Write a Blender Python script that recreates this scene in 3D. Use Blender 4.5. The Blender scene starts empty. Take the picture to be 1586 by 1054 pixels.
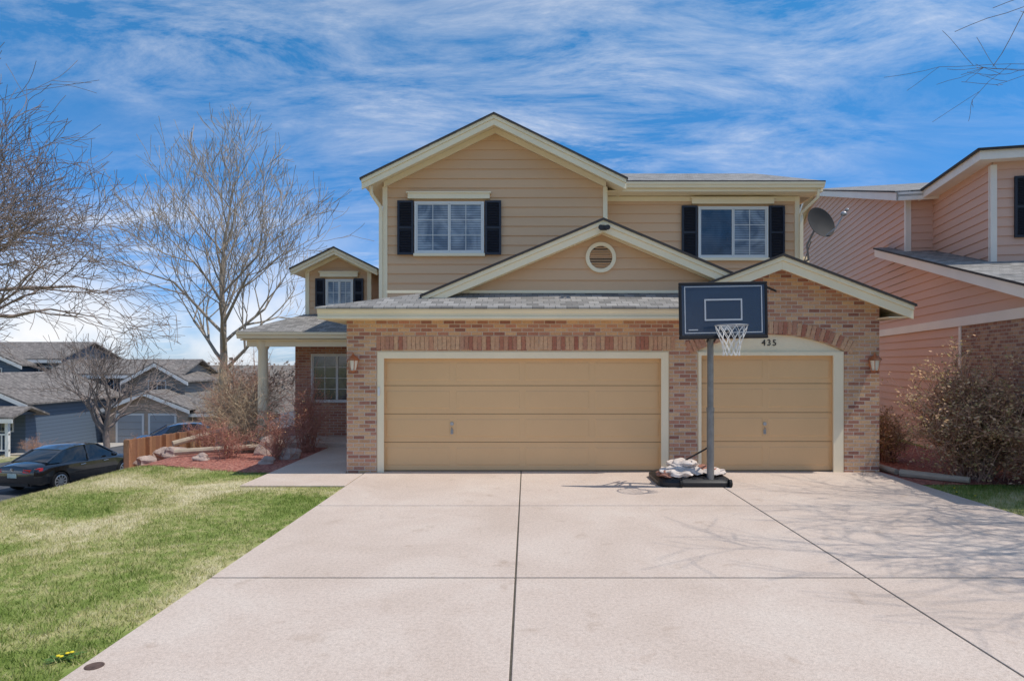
import bpy, math, random
import numpy as np
from mathutils import Vector, Matrix
random.seed(7)
S=bpy.context.scene
COL=S.collection
S.view_settings.view_transform='Standard'
S.view_settings.look='None'
S.view_settings.exposure=0

# ------------------------------------------------------------ materials
def newmat(name):
    m=bpy.data.materials.new(name); m.use_nodes=True
    nt=m.node_tree
    return m,nt,nt.nodes['Principled BSDF']
def N(nt,t,**kw):
    n=nt.nodes.new(t)
    for k,v in kw.items():
        if k in n.inputs: n.inputs[k].default_value=v
        else: setattr(n,k,v)
    return n
def ramp(nt,stops,fac):
    r=nt.nodes.new('ShaderNodeValToRGB')
    el=r.color_ramp.elements
    while len(el)<len(stops): el.new(.5)
    for e,(p,c) in zip(el,stops):
        e.position=p; e.color=(c[0],c[1],c[2],1)
    nt.links.new(fac,r.inputs[0]); return r
def coords(nt,scale=(1,1,1)):
    tc=nt.nodes.new('ShaderNodeTexCoord'); mp=nt.nodes.new('ShaderNodeMapping')
    mp.inputs['Scale'].default_value=scale
    nt.links.new(tc.outputs['Object'],mp.inputs['Vector']); return mp.outputs[0]
def bumpit(nt,b,h,strength=.3,dist=.01):
    bp=N(nt,'ShaderNodeBump',Strength=strength,Distance=dist)
    nt.links.new(h,bp.inputs['Height']); nt.links.new(bp.outputs[0],b.inputs['Normal'])
def mulc(c,f): return tuple(min(1,x*f) for x in c)
def M(name,c,rough=.7,var=.12,scale=3,bump=.15,metal=0,stretch=(1,1,1),spec=.35,dist=.005,fine=60):
    m,nt,b=newmat(name)
    v=coords(nt,stretch)
    n1=N(nt,'ShaderNodeTexNoise',Scale=scale,Detail=6.0); nt.links.new(v,n1.inputs['Vector'])
    n2=N(nt,'ShaderNodeTexNoise',Scale=float(fine),Detail=3.0); nt.links.new(v,n2.inputs['Vector'])
    ad=N(nt,'ShaderNodeMath',operation='ADD'); nt.links.new(n1.outputs[0],ad.inputs[0])
    ml=N(nt,'ShaderNodeMath',operation='MULTIPLY'); ml.inputs[1].default_value=.35
    nt.links.new(n2.outputs[0],ml.inputs[0]); nt.links.new(ml.outputs[0],ad.inputs[1])
    r=ramp(nt,[(.4,mulc(c,1-var)),(.95,mulc(c,1+var))],ad.outputs[0])
    nt.links.new(r.outputs[0],b.inputs['Base Color'])
    b.inputs['Roughness'].default_value=rough; b.inputs['Metallic'].default_value=metal
    b.inputs['Specular IOR Level'].default_value=spec
    if bump: bumpit(nt,b,n2.outputs[0],bump,dist)
    return m
def brickmat(name,pal,mortar,bw=.195,rh=.0665,upper=None):
    m,nt,b=newmat(name)
    tc=nt.nodes.new('ShaderNodeTexCoord'); sx=nt.nodes.new('ShaderNodeSeparateXYZ')
    nt.links.new(tc.outputs['Object'],sx.inputs[0])
    a=N(nt,'ShaderNodeMath',operation='ADD'); nt.links.new(sx.outputs[0],a.inputs[0]); nt.links.new(sx.outputs[1],a.inputs[1])
    cb=nt.nodes.new('ShaderNodeCombineXYZ'); nt.links.new(a.outputs[0],cb.inputs[0]); nt.links.new(sx.outputs[2],cb.inputs[1])
    br=nt.nodes.new('ShaderNodeTexBrick')
    for k,v in (('Color1',(0,0,0,1)),('Color2',(1,1,1,1)),('Mortar',(0,0,0,1)),('Scale',1.0),('Mortar Size',.0065),('Mortar Smooth',.1),('Bias',0.0),('Brick Width',bw),('Row Height',rh)):
        br.inputs[k].default_value=v
    nt.links.new(cb.outputs[0],br.inputs['Vector'])
    fac=br.outputs['Color']
    if upper:
        mr=N(nt,'ShaderNodeMapRange'); mr.inputs[1].default_value=upper; mr.inputs[2].default_value=upper+.02
        mr.inputs[3].default_value=0; mr.inputs[4].default_value=.13
        nt.links.new(sx.outputs[2],mr.inputs[0])
        ad=N(nt,'ShaderNodeMath',operation='ADD'); nt.links.new(fac,ad.inputs[0]); nt.links.new(mr.outputs[0],ad.inputs[1]); fac=ad.outputs[0]
    r=ramp(nt,pal,fac); r.color_ramp.interpolation='LINEAR'
    n=N(nt,'ShaderNodeTexNoise',Scale=45.0,Detail=4.0); nt.links.new(tc.outputs['Object'],n.inputs['Vector'])
    rr=ramp(nt,[(.3,(.72,.72,.72)),(.7,(1.15,1.15,1.15))],n.outputs[0])
    mx=N(nt,'ShaderNodeMixRGB',blend_type='MULTIPLY'); mx.inputs[0].default_value=.8
    nt.links.new(r.outputs[0],mx.inputs[1]); nt.links.new(rr.outputs[0],mx.inputs[2])
    m2=N(nt,'ShaderNodeMixRGB'); nt.links.new(br.outputs['Fac'],m2.inputs[0]); nt.links.new(mx.outputs[0],m2.inputs[1]); m2.inputs[2].default_value=(*mortar,1)
    nt.links.new(m2.outputs[0],b.inputs['Base Color']); b.inputs['Roughness'].default_value=.9
    inv=N(nt,'ShaderNodeMath',operation='SUBTRACT'); inv.inputs[0].default_value=1; nt.links.new(br.outputs['Fac'],inv.inputs[1])
    bumpit(nt,b,inv.outputs[0],.8,.008)
    return m
def islandmat(name,stops,rough=.8,noise=True,spec=.3):
    m,nt,b=newmat(name)
    g=nt.nodes.new('ShaderNodeNewGeometry')
    r=ramp(nt,stops,g.outputs['Random Per Island'])
    out=r.outputs[0]
    if noise:
        v=coords(nt); n=N(nt,'ShaderNodeTexNoise',Scale=30.0,Detail=4.0); nt.links.new(v,n.inputs['Vector'])
        rr=ramp(nt,[(.3,(.75,.75,.75)),(.7,(1.15,1.15,1.15))],n.outputs[0])
        mx=N(nt,'ShaderNodeMixRGB',blend_type='MULTIPLY'); mx.inputs[0].default_value=.8
        nt.links.new(out,mx.inputs[1]); nt.links.new(rr.outputs[0],mx.inputs[2]); out=mx.outputs[0]
    nt.links.new(out,b.inputs['Base Color']); b.inputs['Roughness'].default_value=rough
    b.inputs['Specular IOR Level'].default_value=spec
    return m
def shinglemat(name,c):
    m,nt,b=newmat(name)
    v=coords(nt)
    br=nt.nodes.new('ShaderNodeTexBrick')
    for k,vv in (('Color1',(*mulc(c,.65),1)),('Color2',(*mulc(c,1.35),1)),('Mortar',(*mulc(c,.45),1)),('Scale',1.0),('Mortar Size',.006),('Brick Width',.19),('Row Height',.13)):
        br.inputs[k].default_value=vv
    nt.links.new(v,br.inputs['Vector'])
    n=N(nt,'ShaderNodeTexNoise',Scale=120.0,Detail=2.0); nt.links.new(v,n.inputs['Vector'])
    rr=ramp(nt,[(.3,(.7,.7,.7)),(.7,(1.3,1.3,1.3))],n.outputs[0])
    mx=N(nt,'ShaderNodeMixRGB',blend_type='MULTIPLY'); mx.inputs[0].default_value=1
    nt.links.new(br.outputs[0],mx.inputs[1]); nt.links.new(rr.outputs[0],mx.inputs[2])
    nt.links.new(mx.outputs[0],b.inputs['Base Color']); b.inputs['Roughness'].default_value=.92
    bumpit(nt,b,br.outputs['Color'],.5,.01)
    return m

TAN=(.70,.452,.268)
m_siding=M('painted_tan_siding',TAN,.6,.07,1.2,.12,stretch=(.15,.15,1.5),fine=70)
m_cream=M('cream_trim_paint',(.91,.78,.55),.5,.05,1.5,.04)
m_door=M('tan_garage_door_paint',(.74,.47,.235),.45,.05,1.0,.05)
m_doorline=M('door_joint_shadow',(.22,.14,.07),.8,.05)
m_brick=brickmat('tan_brick',[(0,(.52,.28,.15)),(.22,(.72,.45,.25)),(.40,(.62,.36,.20)),(.54,(.42,.18,.11)),(.68,(.68,.41,.24)),(.82,(.56,.26,.17)),(.93,(.29,.12,.085)),(1,(.50,.25,.17))],(.60,.50,.41),upper=2.39)
m_brickp=brickmat('red_brick',[(0,(.42,.17,.11)),(.4,(.55,.27,.17)),(.7,(.36,.13,.09)),(1,(.58,.33,.21))],(.52,.44,.37))
m_soldier=islandmat('soldier_brick',[(0,(.60,.36,.22)),(.35,(.66,.42,.26)),(.6,(.52,.25,.16)),(.85,(.40,.15,.10)),(1,(.60,.36,.24))],.9)
m_shingle=shinglemat('grey_shingle',(.27,.255,.235))
m_dark=M('dark_roof_edge',(.05,.045,.045),.8,.1)
m_shutter=M('black_blue_shutter_paint',(.026,.029,.042),.45,.1,3,.05)
m_white=M('white_vinyl',(.74,.73,.70),.45,.03,2,.02)
m_black=M('black_plastic',(.02,.02,.022),.45,.2,6,.1)
m_metal=M('grey_metal_pole',(.42,.42,.42),.4,.15,5,.05,metal=.5)
m_pole=M('weathered_dark_pole',(.20,.20,.195),.45,.25,7,.05,metal=.4)
m_copper=M('copper_lamp',(.50,.20,.10),.4,.25,12,.1,metal=.6)
m_rubber=M('rubber',(.018,.018,.018),.8,.1)
m_lampglass=M('lamp_glass',(.75,.68,.55),.25,.05)

def glassmat(name,c1,c2,per=.05,rough=.06):
    m,nt,b=newmat(name)
    tc=nt.nodes.new('ShaderNodeTexCoord'); sx=nt.nodes.new('ShaderNodeSeparateXYZ'); nt.links.new(tc.outputs['Object'],sx.inputs[0])
    a=N(nt,'ShaderNodeMath',operation='MULTIPLY'); a.inputs[1].default_value=1/per; nt.links.new(sx.outputs[2],a.inputs[0])
    f=N(nt,'ShaderNodeMath',operation='FRACT'); nt.links.new(a.outputs[0],f.inputs[0])
    r=ramp(nt,[(0,c1),(.35,c1),(.5,c2),(1,c2)],f.outputs[0])
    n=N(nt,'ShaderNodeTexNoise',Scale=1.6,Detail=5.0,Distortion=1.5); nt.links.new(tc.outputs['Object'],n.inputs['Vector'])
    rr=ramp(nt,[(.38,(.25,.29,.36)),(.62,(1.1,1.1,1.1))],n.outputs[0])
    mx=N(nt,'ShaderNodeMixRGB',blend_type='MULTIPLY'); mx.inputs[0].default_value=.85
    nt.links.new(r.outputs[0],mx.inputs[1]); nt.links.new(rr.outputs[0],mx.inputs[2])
    nt.links.new(mx.outputs[0],b.inputs['Base Color']); b.inputs['Roughness'].default_value=rough
    b.inputs['Specular IOR Level'].default_value=.9
    n3=N(nt,'ShaderNodeTexNoise',Scale=2.0); nt.links.new(tc.outputs['Object'],n3.inputs['Vector']); bumpit(nt,b,n3.outputs[0],.08,.02)
    return m
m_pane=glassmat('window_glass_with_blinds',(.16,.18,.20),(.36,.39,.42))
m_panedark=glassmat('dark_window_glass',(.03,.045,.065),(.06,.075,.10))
m_carglass=M('car_glass',(.012,.014,.016),.05,.1,spec=.8,bump=0)

# ------------------------------------------------------------ mesh builder
class MB:
    def __init__(s,mat=None): s.v=[];s.f=[];s.M=mat
    def add(s,vs,fs):
        o=len(s.v)
        if s.M is not None: vs=[tuple(s.M@Vector(v)) for v in vs]
        s.v+= [tuple(v) for v in vs]; s.f+=[tuple(i+o for i in f) for f in fs]
        return s
    def box(s,x0,x1,y0,y1,z0,z1):
        return s.add([(x0,y0,z0),(x1,y0,z0),(x1,y1,z0),(x0,y1,z0),(x0,y0,z1),(x1,y0,z1),(x1,y1,z1),(x0,y1,z1)],
          [(0,3,2,1),(4,5,6,7),(0,1,5,4),(1,2,6,5),(2,3,7,6),(3,0,4,7)])
    def prism(s,a,b):
        n=len(a); return s.add(list(a)+list(b),[tuple(range(n))[::-1],tuple(range(n,2*n))]+[(i,(i+1)%n,n+(i+1)%n,n+i) for i in range(n)])
    def xz(s,poly,y0,y1): return s.prism([(x,y0,z) for x,z in poly],[(x,y1,z) for x,z in poly])
    def xy(s,poly,z0,z1): return s.prism([(x,y,z0) for x,y in poly],[(x,y,z1) for x,y in poly])
    def slab(s,pts,t,off=0): return s.prism([(x,y,z-off-t) for x,y,z in pts],[(x,y,z-off) for x,y,z in pts])
    def tube(s,pts,rad,n=6,cap=True):
        pts=[Vector(p) for p in pts]
        if not hasattr(rad,'__len__'): rad=[rad]*len(pts)
        vs=[]
        d0=(pts[1]-pts[0]).normalized(); up=Vector((0,0,1)) if abs(d0.z)<.9 else Vector((1,0,0))
        for i,p in enumerate(pts):
            d=(pts[min(i+1,len(pts)-1)]-pts[max(i-1,0)])
            if d.length<1e-9: d=d0
            d=d.normalized(); a=d.cross(up)
            if a.length<1e-3: a=d.cross(Vector((0,1,0)))
            a.normalize(); b=d.cross(a)
            for k in range(n):
                t=2*math.pi*k/n; vs.append(tuple(p+(a*math.cos(t)+b*math.sin(t))*rad[i]))
        fs=[]
        for i in range(len(pts)-1):
            for k in range(n):
                fs.append((i*n+k,i*n+(k+1)%n,(i+1)*n+(k+1)%n,(i+1)*n+k))
        if cap: fs+= [tuple(range(n))[::-1],tuple(range((len(pts)-1)*n,len(pts)*n))]
        return s.add(vs,fs)
    def lathe(s,c,prof,n=24,axis='Z'):
        vs=[];fs=[]
        for r,h in prof:
            for k in range(n):
                t=2*math.pi*k/n; x,y=r*math.cos(t),r*math.sin(t)
                vs.append((c[0]+x,c[1]+y,c[2]+h) if axis=='Z' else (c[0]+x,c[1]+h,c[2]+y))
        for i in range(len(prof)-1):
            for k in range(n): fs.append((i*n+k,i*n+(k+1)%n,(i+1)*n+(k+1)%n,(i+1)*n+k))
        fs+=[tuple(range(n))[::-1],tuple(range((len(prof)-1)*n,len(prof)*n))]
        return s.add(vs,fs)
    def blob(s,c,r,rng,amp=.15,nu=12,nv=8,sq=1):
        ph=[rng.uniform(0,6) for _ in range(6)]
        vs=[];fs=[]
        for j in range(nv+1):
            a=math.pi*j/nv
            for i in range(nu):
                b=2*math.pi*i/nu
                x,y,z=math.sin(a)*math.cos(b),math.sin(a)*math.sin(b),math.cos(a)
                k=1+amp*(math.sin(3*x+ph[0])*math.sin(4*y+ph[1])+.7*math.sin(5*z+ph[2]+2*x)+.4*math.sin(9*x+ph[3])*math.cos(8*y+ph[4]))
                vs.append((c[0]+r[0]*x*k,c[1]+r[1]*y*k,c[2]+r[2]*z*k))
        for j in range(nv):
            for i in range(nu): fs.append((j*nu+i,(j+1)*nu+i,(j+1)*nu+(i+1)%nu,j*nu+(i+1)%nu))
        return s.add(vs,fs)
def clip(poly,z,keep_above):
    out=[]
    n=len(poly)
    for i in range(n):
        a=poly[i];b=poly[(i+1)%n]
        ia=(a[1]>=z-1e-9) if keep_above else (a[1]<=z+1e-9)
        ib=(b[1]>=z-1e-9) if keep_above else (b[1]<=z+1e-9)
        if ia: out.append(a)
        if ia!=ib:
            t=(z-a[1])/(b[1]-a[1]); out.append((a[0]+t*(b[0]-a[0]),z))
    return out
def lap(mb,poly,y,expo=.2,proud=.024,z0=None):
    zs=[p[1] for p in poly]; lo=min(zs) if z0 is None else z0; hi=max(zs)
    k=0
    while lo+k*expo<hi:
        a=lo+k*expo;b=a+expo;k+=1
        q=clip(clip(poly,a,True),b,False)
        if len(q)<3: continue
        f=lambda z:y-.004-proud*(b-z)/expo
        mb.add([(x,f(z),z) for x,z in q],[tuple(range(len(q)))])
        xs=[x for x,z in q if abs(z-a)<1e-6]
        if len(xs)>=2:
            x0,x1=min(xs),max(xs)
            mb.add([(x0,f(a),a),(x1,f(a),a),(x1,y,a),(x0,y,a)],[(0,1,2,3)])
def thing(name,label,cat,loc=(0,0,0),group=None):
    e=bpy.data.objects.new(name,None); e.location=loc; e.empty_display_size=.3
    COL.objects.link(e); e['label']=label; e['category']=cat
    if group: e['group']=group
    return e
def clusters(mb,gap=.06):
    n=len(mb.v); par=list(range(n))
    def find(i):
        while par[i]!=i: par[i]=par[par[i]]; i=par[i]
        return i
    for f in mb.f:
        a=find(f[0])
        for j in f[1:]: par[find(j)]=a
    comp={}
    for i,v in enumerate(mb.v): comp.setdefault(find(i),[]).append(v)
    bb={k:[[min(v[i] for v in vs)-gap for i in range(3)],[max(v[i] for v in vs)+gap for i in range(3)]] for k,vs in comp.items()}
    keys=list(bb); g={k:k for k in keys}
    def gf(k):
        while g[k]!=k: k=g[k]
        return k
    for i,a in enumerate(keys):
        for b in keys[i+1:]:
            if all(bb[a][0][t]<=bb[b][1][t] and bb[b][0][t]<=bb[a][1][t] for t in range(3)): g[gf(b)]=gf(a)
    out={}
    for f in mb.f:
        out.setdefault(gf(find(f[0])),[]).append(f)
    res=[]
    for fs in out.values():
        m=MB(); idx={}
        for f in fs:
            for i in f:
                if i not in idx: idx[i]=len(m.v); m.v.append(mb.v[i])
            m.f.append(tuple(idx[i] for i in f))
        res.append(m)
    return sorted(res,key=lambda m:-len(m.f))
def part(name,mb,mat,parent=None,smooth=False,label=None,bevel=0,kind=None,split=False):
    if split:
        r=[part(name,m,mat,parent,smooth,label,bevel,kind) for m in clusters(mb)]
        return r[0]
    me=bpy.data.meshes.new(name); me.from_pydata(mb.v,[],mb.f); me.update()
    if smooth:
        me.polygons.foreach_set('use_smooth',[True]*len(me.polygons))
        try: me.set_sharp_from_angle(angle=math.radians(40))
        except Exception: pass
    if mat: me.materials.append(mat)
    o=bpy.data.objects.new(name,me); COL.objects.link(o)
    if parent:
        o.parent=parent
        if parent.type=='EMPTY': o.matrix_parent_inverse=Matrix.Translation(-Vector(parent.location))
    if label: o['label']=label
    if kind: o['kind']=kind
    if bevel:
        b=o.modifiers.new('bevel','BEVEL'); b.width=bevel; b.segments=2; b.limit_method='ANGLE'
    return o

# ------------------------------------------------------------ terrain
def ss(a,b,x):
    t=min(1,max(0,(x-a)/(b-a))); return t*t*(3-2*t)
def H(x,y):
    s_=ss(0,1,(-6.8-x)/6.6)
    h=-2.5*s_-.5*ss(24,40,y)
    if y>24: h-=2.5*(1-s_)*ss(24,40,y)
    return h
def axis(a,b,step,far):
    l=list(np.arange(a,b+.001,step)); s=step; x=a
    L=[];
    while x>-far: s*=1.5; x-=s; L.append(x)
    R=[]; s=step; x=b
    while x<far: s*=1.5; x+=s; R.append(x)
    return L[::-1]+l+R
xs=axis(-36,16,.5,1500); ys=axis(-8,52,.5,1500)
mb=MB()
mb.v=[(x,y,H(x,y)) for y in ys for x in xs]; nx=len(xs)
mb.f=[(j*nx+i,j*nx+i+1,(j+1)*nx+i+1,(j+1)*nx+i) for j in range(len(ys)-1) for i in range(nx-1)]
def grassmat(name,blade=False):
    m,nt,b=newmat(name)
    v=coords(nt)
    n=N(nt,'ShaderNodeTexNoise',Scale=.62,Detail=5.0,Distortion=.7); nt.links.new(v,n.inputs['Vector'])
    n2=N(nt,'ShaderNodeTexNoise',Scale=7.0,Detail=6.0); nt.links.new(v,n2.inputs['Vector'])
    ms=N(nt,'ShaderNodeMath',operation='MULTIPLY_ADD'); ms.inputs[1].default_value=1.35; ms.inputs[2].default_value=-.2; nt.links.new(n.outputs[0],ms.inputs[0])
    ml=N(nt,'ShaderNodeMath',operation='MULTIPLY'); ml.inputs[1].default_value=.55; nt.links.new(n2.outputs[0],ml.inputs[0])
    ad=N(nt,'ShaderNodeMath',operation='ADD'); nt.links.new(ms.outputs[0],ad.inputs[0]); nt.links.new(ml.outputs[0],ad.inputs[1])
    last=ad.outputs[0]
    sx=nt.nodes.new('ShaderNodeSeparateXYZ'); nt.links.new(v,sx.inputs[0])
    mr=N(nt,'ShaderNodeMapRange'); mr.inputs[1].default_value=-4.8; mr.inputs[2].default_value=-3.3; mr.inputs[3].default_value=.055; mr.inputs[4].default_value=-.1
    nt.links.new(sx.outputs[0],mr.inputs[0])
    a2=N(nt,'ShaderNodeMath',operation='ADD'); nt.links.new(last,a2.inputs[0]); nt.links.new(mr.outputs[0],a2.inputs[1]); last=a2.outputs[0]
    if blade:
        g=nt.nodes.new('ShaderNodeNewGeometry'); m3=N(nt,'ShaderNodeMath',operation='MULTIPLY_ADD'); m3.inputs[1].default_value=.34; m3.inputs[2].default_value=-.17
        nt.links.new(g.outputs['Random Per Island'],m3.inputs[0])
        a3=N(nt,'ShaderNodeMath',operation='ADD'); nt.links.new(last,a3.inputs[0]); nt.links.new(m3.outputs[0],a3.inputs[1]); last=a3.outputs[0]
    r=ramp(nt,[(.45,(.13,.19,.035)),(.64,(.23,.28,.075)),(.79,(.42,.39,.17)),(.97,(.62,.55,.35))],last)
    out=r.outputs[0]
    if not blade:
        mf=N(nt,'ShaderNodeMapRange'); mf.inputs[1].default_value=24; mf.inputs[2].default_value=48; nt.links.new(sx.outputs[1],mf.inputs[0])
        mxf=N(nt,'ShaderNodeMixRGB'); nt.links.new(mf.outputs[0],mxf.inputs[0]); nt.links.new(out,mxf.inputs[1]); mxf.inputs[2].default_value=(.22,.185,.15,1); out=mxf.outputs[0]
    nt.links.new(out,b.inputs['Base Color']); b.inputs['Roughness'].default_value=.85
    b.inputs['Specular IOR Level'].default_value=.1
    if not blade: bumpit(nt,b,n2.outputs[0],.6,.03)
    return m
m_ground=grassmat('lawn_ground'); m_blade=grassmat('grass_blades',True)
part('ground',mb,m_ground,kind='structure',smooth=True)

def patch(name,x0,x1,y0,y1,mat,off,inside=None,step=.25):
    mb=MB(); X=np.linspace(x0,x1,max(2,int((x1-x0)/step)+1)); Y=np.linspace(y0,y1,max(2,int((y1-y0)/step)+1)); n=len(X)
    mb.v=[(x,y,H(x,y)+off) for y in Y for x in X]
    for j in range(len(Y)-1):
        for i in range(n-1):
            if inside is None or inside((X[i]+X[i+1])/2,(Y[j]+Y[j+1])/2): mb.f.append((j*n+i,j*n+i+1,(j+1)*n+i+1,(j+1)*n+i))
    return part(name,mb,mat,kind='structure',smooth=True)
m_concrete,nt,b=newmat('driveway_concrete')
v=coords(nt)
n1=N(nt,'ShaderNodeTexNoise',Scale=.7,Detail=8.0,Roughness=.65,Distortion=.5); nt.links.new(v,n1.inputs['Vector'])
n2=N(nt,'ShaderNodeTexNoise',Scale=180.0,Detail=3.0); nt.links.new(v,n2.inputs['Vector'])
r1=ramp(nt,[(.3,(.565,.45,.365)),(.5,(.625,.507,.42)),(.72,(.68,.575,.485))],n1.outputs[0])
r2=ramp(nt,[(.35,(.74,.74,.74)),(.65,(1.14,1.14,1.14))],n2.outputs[0])
mx=N(nt,'ShaderNodeMixRGB',blend_type='MULTIPLY'); mx.inputs[0].default_value=.8
nt.links.new(r1.outputs[0],mx.inputs[1]); nt.links.new(r2.outputs[0],mx.inputs[2])
n3=N(nt,'ShaderNodeTexNoise',Scale=3.2,Detail=4.0,Distortion=.5); nt.links.new(v,n3.inputs['Vector'])
r3=ramp(nt,[(.24,(.72,.66,.6)),(.38,(1,1,1))],n3.outputs[0])
mx2=N(nt,'ShaderNodeMixRGB',blend_type='MULTIPLY'); mx2.inputs[0].default_value=.6
nt.links.new(mx.outputs[0],mx2.inputs[1]); nt.links.new(r3.outputs[0],mx2.inputs[2])
n4=N(nt,'ShaderNodeTexNoise',Scale=34.0,Detail=5.0); nt.links.new(v,n4.inputs['Vector'])
r4=ramp(nt,[(.3,(.86,.84,.82)),(.5,(1,1,1)),(.75,(1.06,1.06,1.06))],n4.outputs[0])
mx3=N(nt,'ShaderNodeMixRGB',blend_type='MULTIPLY'); mx3.inputs[0].default_value=.9
nt.links.new(mx2.outputs[0],mx3.inputs[1]); nt.links.new(r4.outputs[0],mx3.inputs[2])
nt.links.new(mx3.outputs[0],b.inputs['Base Color']); b.inputs['Roughness'].default_value=.88
bumpit(nt,b,n2.outputs[0],.35,.003)
m_joint=M('joint_dirt',(.10,.085,.065),.95,.3,20)
mb=MB(); gx=[-2.8,-.1,3.0,6.15]; gy=[-3.4,-.3,2.75,5.7,8.58,11.32]
for i in range(3):
    for j in range(5):
        x0,x1,y0,y1=gx[i]+.008,gx[i+1]-.008,gy[j]+.014,gy[j+1]-.014
        mb.box(x0,x1,y0,y1,.006,.03)
part('driveway',mb,m_concrete,kind='structure',bevel=.006)
mb=MB(); mb.box(-2.79,6.14,-3.39,11.3,.001,.022); part('driveway_joint_bed',mb,m_joint,kind='structure')
mb=MB()
mb.box(-4.45,-2.815,10.0,11.12,.004,.028); mb.box(-4.45,-3.14,11.135,12.6,.004,.028); mb.box(-4.45,-3.14,12.615,14.6,.004,.028)
part('front_walk_path',mb,m_concrete,kind='structure',bevel=.006)
mb=MB(); mb.box(-6.5,-3.14,14.62,15.99,.004,.12); part('porch_floor',mb,m_concrete,kind='structure',bevel=.01)
m_mulch,nt,b=newmat('red_mulch')
v=coords(nt,(1,1,1)); vo=N(nt,'ShaderNodeTexVoronoi',Scale=26.0); nt.links.new(v,vo.inputs['Vector'])
r=ramp(nt,[(.0,(.18,.06,.045)),(.5,(.38,.13,.09)),(.9,(.5,.24,.18))],vo.outputs['Color'])
nt.links.new(r.outputs[0],b.inputs['Base Color']); b.inputs['Roughness'].default_value=.95; bumpit(nt,b,vo.outputs['Distance'],.8,.03)
def left_bed(x,y):
    return y>(11.3 if x>-5 else 11.3+(-5-x)*.42) 
patch('mulch_bed',-9.5,-4.46,10.9,20,m_mulch,.012,left_bed,.12)
patch('mulch_border',6.16,9.0,10.15,19,m_mulch,.012,lambda x,y:True,.3)
m_asph=M('asphalt',(.10,.10,.105),.9,.2,2,.4,fine=150)
patch('street',-24,-13.5,-60,75,m_asph,.012,None,1.0)
m_side=M('sidewalk_concrete',(.46,.42,.37),.9,.12,2,.2)
patch('pavement',-13.3,-12.1,-40,40,m_side,.03,None,.5)
patch('front_street',-12,40,-14,-5,m_asph,.012,None,2)
patch('neighbour_drive',-30,-24,33,39.9,m_side,.03,None,1)
mb=MB()
for k in range(60): 
    y=-20+k*1.2; mb.box(-13.5,-13.36,y,y+1.19,H(-13.4,y+.6)-.1,H(-13.4,y+.6)+.1)
part('kerb',mb,m_side,kind='structure')

rs=np.random.RandomState(3)
def blades(n,x0,x1,y0,y1,ok,h0=.03,h1=.06):
    x=rs.uniform(x0,x1,n); y=y0+(y1-y0)*rs.uniform(0,1,n)**1.5
    k=ok(x,y); x=x[k];y=y[k];n=len(x)
    z=np.array([H(a,c) for a,c in zip(x,y)])
    clump=.7+.6*(.5+.5*np.sin(x*5.1+1.7*np.sin(y*3.3))*np.sin(y*4.3+1.3*np.sin(x*2.9)))
    a=rs.uniform(0,6.28,n); w=rs.uniform(.002,.0042,n); h=rs.uniform(h0,h1,n)*clump; lx=rs.normal(0,.02,n); ly=rs.normal(0,.02,n)
    V=np.empty((n,3,3)); V[:,0]=np.stack([x-w*np.cos(a),y-w*np.sin(a),z],1); V[:,1]=np.stack([x+w*np.cos(a),y+w*np.sin(a),z],1); V[:,2]=np.stack([x+lx,y+ly,z+h],1)
    return V.reshape(-1,3)
okL=lambda x,y:(x<-2.83+.03*np.sin(y*9)+.02*np.sin(y*23))&((x<-4.5)|(y<9.95))&(y<11.35+np.maximum(0,-5-x)*.4)&(x>-12)
okR=lambda x,y:(x>6.19+.02*np.sin(y*13))&(y<10.1)
VV=np.concatenate([blades(300000,-12,-2.75,3.0,14.5,okL,.02,.045),blades(45000,6.1,10,5.0,10.1,okR,.03,.065)])
me=bpy.data.meshes.new('grass'); n=len(VV)//3
me.vertices.add(n*3); me.vertices.foreach_set('co',VV.ravel()); me.loops.add(n*3); me.loops.foreach_set('vertex_index',np.arange(n*3)); me.polygons.add(n)
me.polygons.foreach_set('loop_start',np.arange(n)*3); me.update(calc_edges=True); me.validate()
me.materials.append(m_blade); o=bpy.data.objects.new('lawn_grass',me); COL.objects.link(o); o['kind']='stuff'; o['label']='patchy green and straw coloured lawn grass'; o['category']='grass'

# ------------------------------------------------------------ windows etc
def box4(mb,x0,x1,z0,z1,y0,y1,w):
    mb.box(x0,x1,y0,y1,z1-w,z1); mb.box(x0,x1,y0,y1,z0,z0+w); mb.box(x0,x0+w,y0,y1,z0+w,z1-w); mb.box(x1-w,x1,y0,y1,z0+w,z1-w)
def shutter(parent,T,x0,x1,z0,z1,y):
    mb=MB(T); box4(mb,x0,x1,z0,z1,y-.055,y-.01,.045)
    zm=(z0+z1)/2; mb.box(x0+.045,x1-.045,y-.053,y-.01,zm-.025,zm+.025)
    z=z0+.05
    while z<z1-.06:
        if abs(z+.015-zm)>.035: mb.prism([(x0+.04,y-.048,z),(x0+.04,y-.018,z+.028),(x0+.04,y-.012,z+.022),(x0+.04,y-.042,z-.006)][::-1],[(x1-.04,y-.048,z),(x1-.04,y-.018,z+.028),(x1-.04,y-.012,z+.022),(x1-.04,y-.042,z-.006)][::-1])
        z+=.034
    mb.box(x0+.03,x1-.03,y-.02,y-.012,z0+.03,z1-.03)
    part('shutter',mb,m_shutter,parent)
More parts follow.
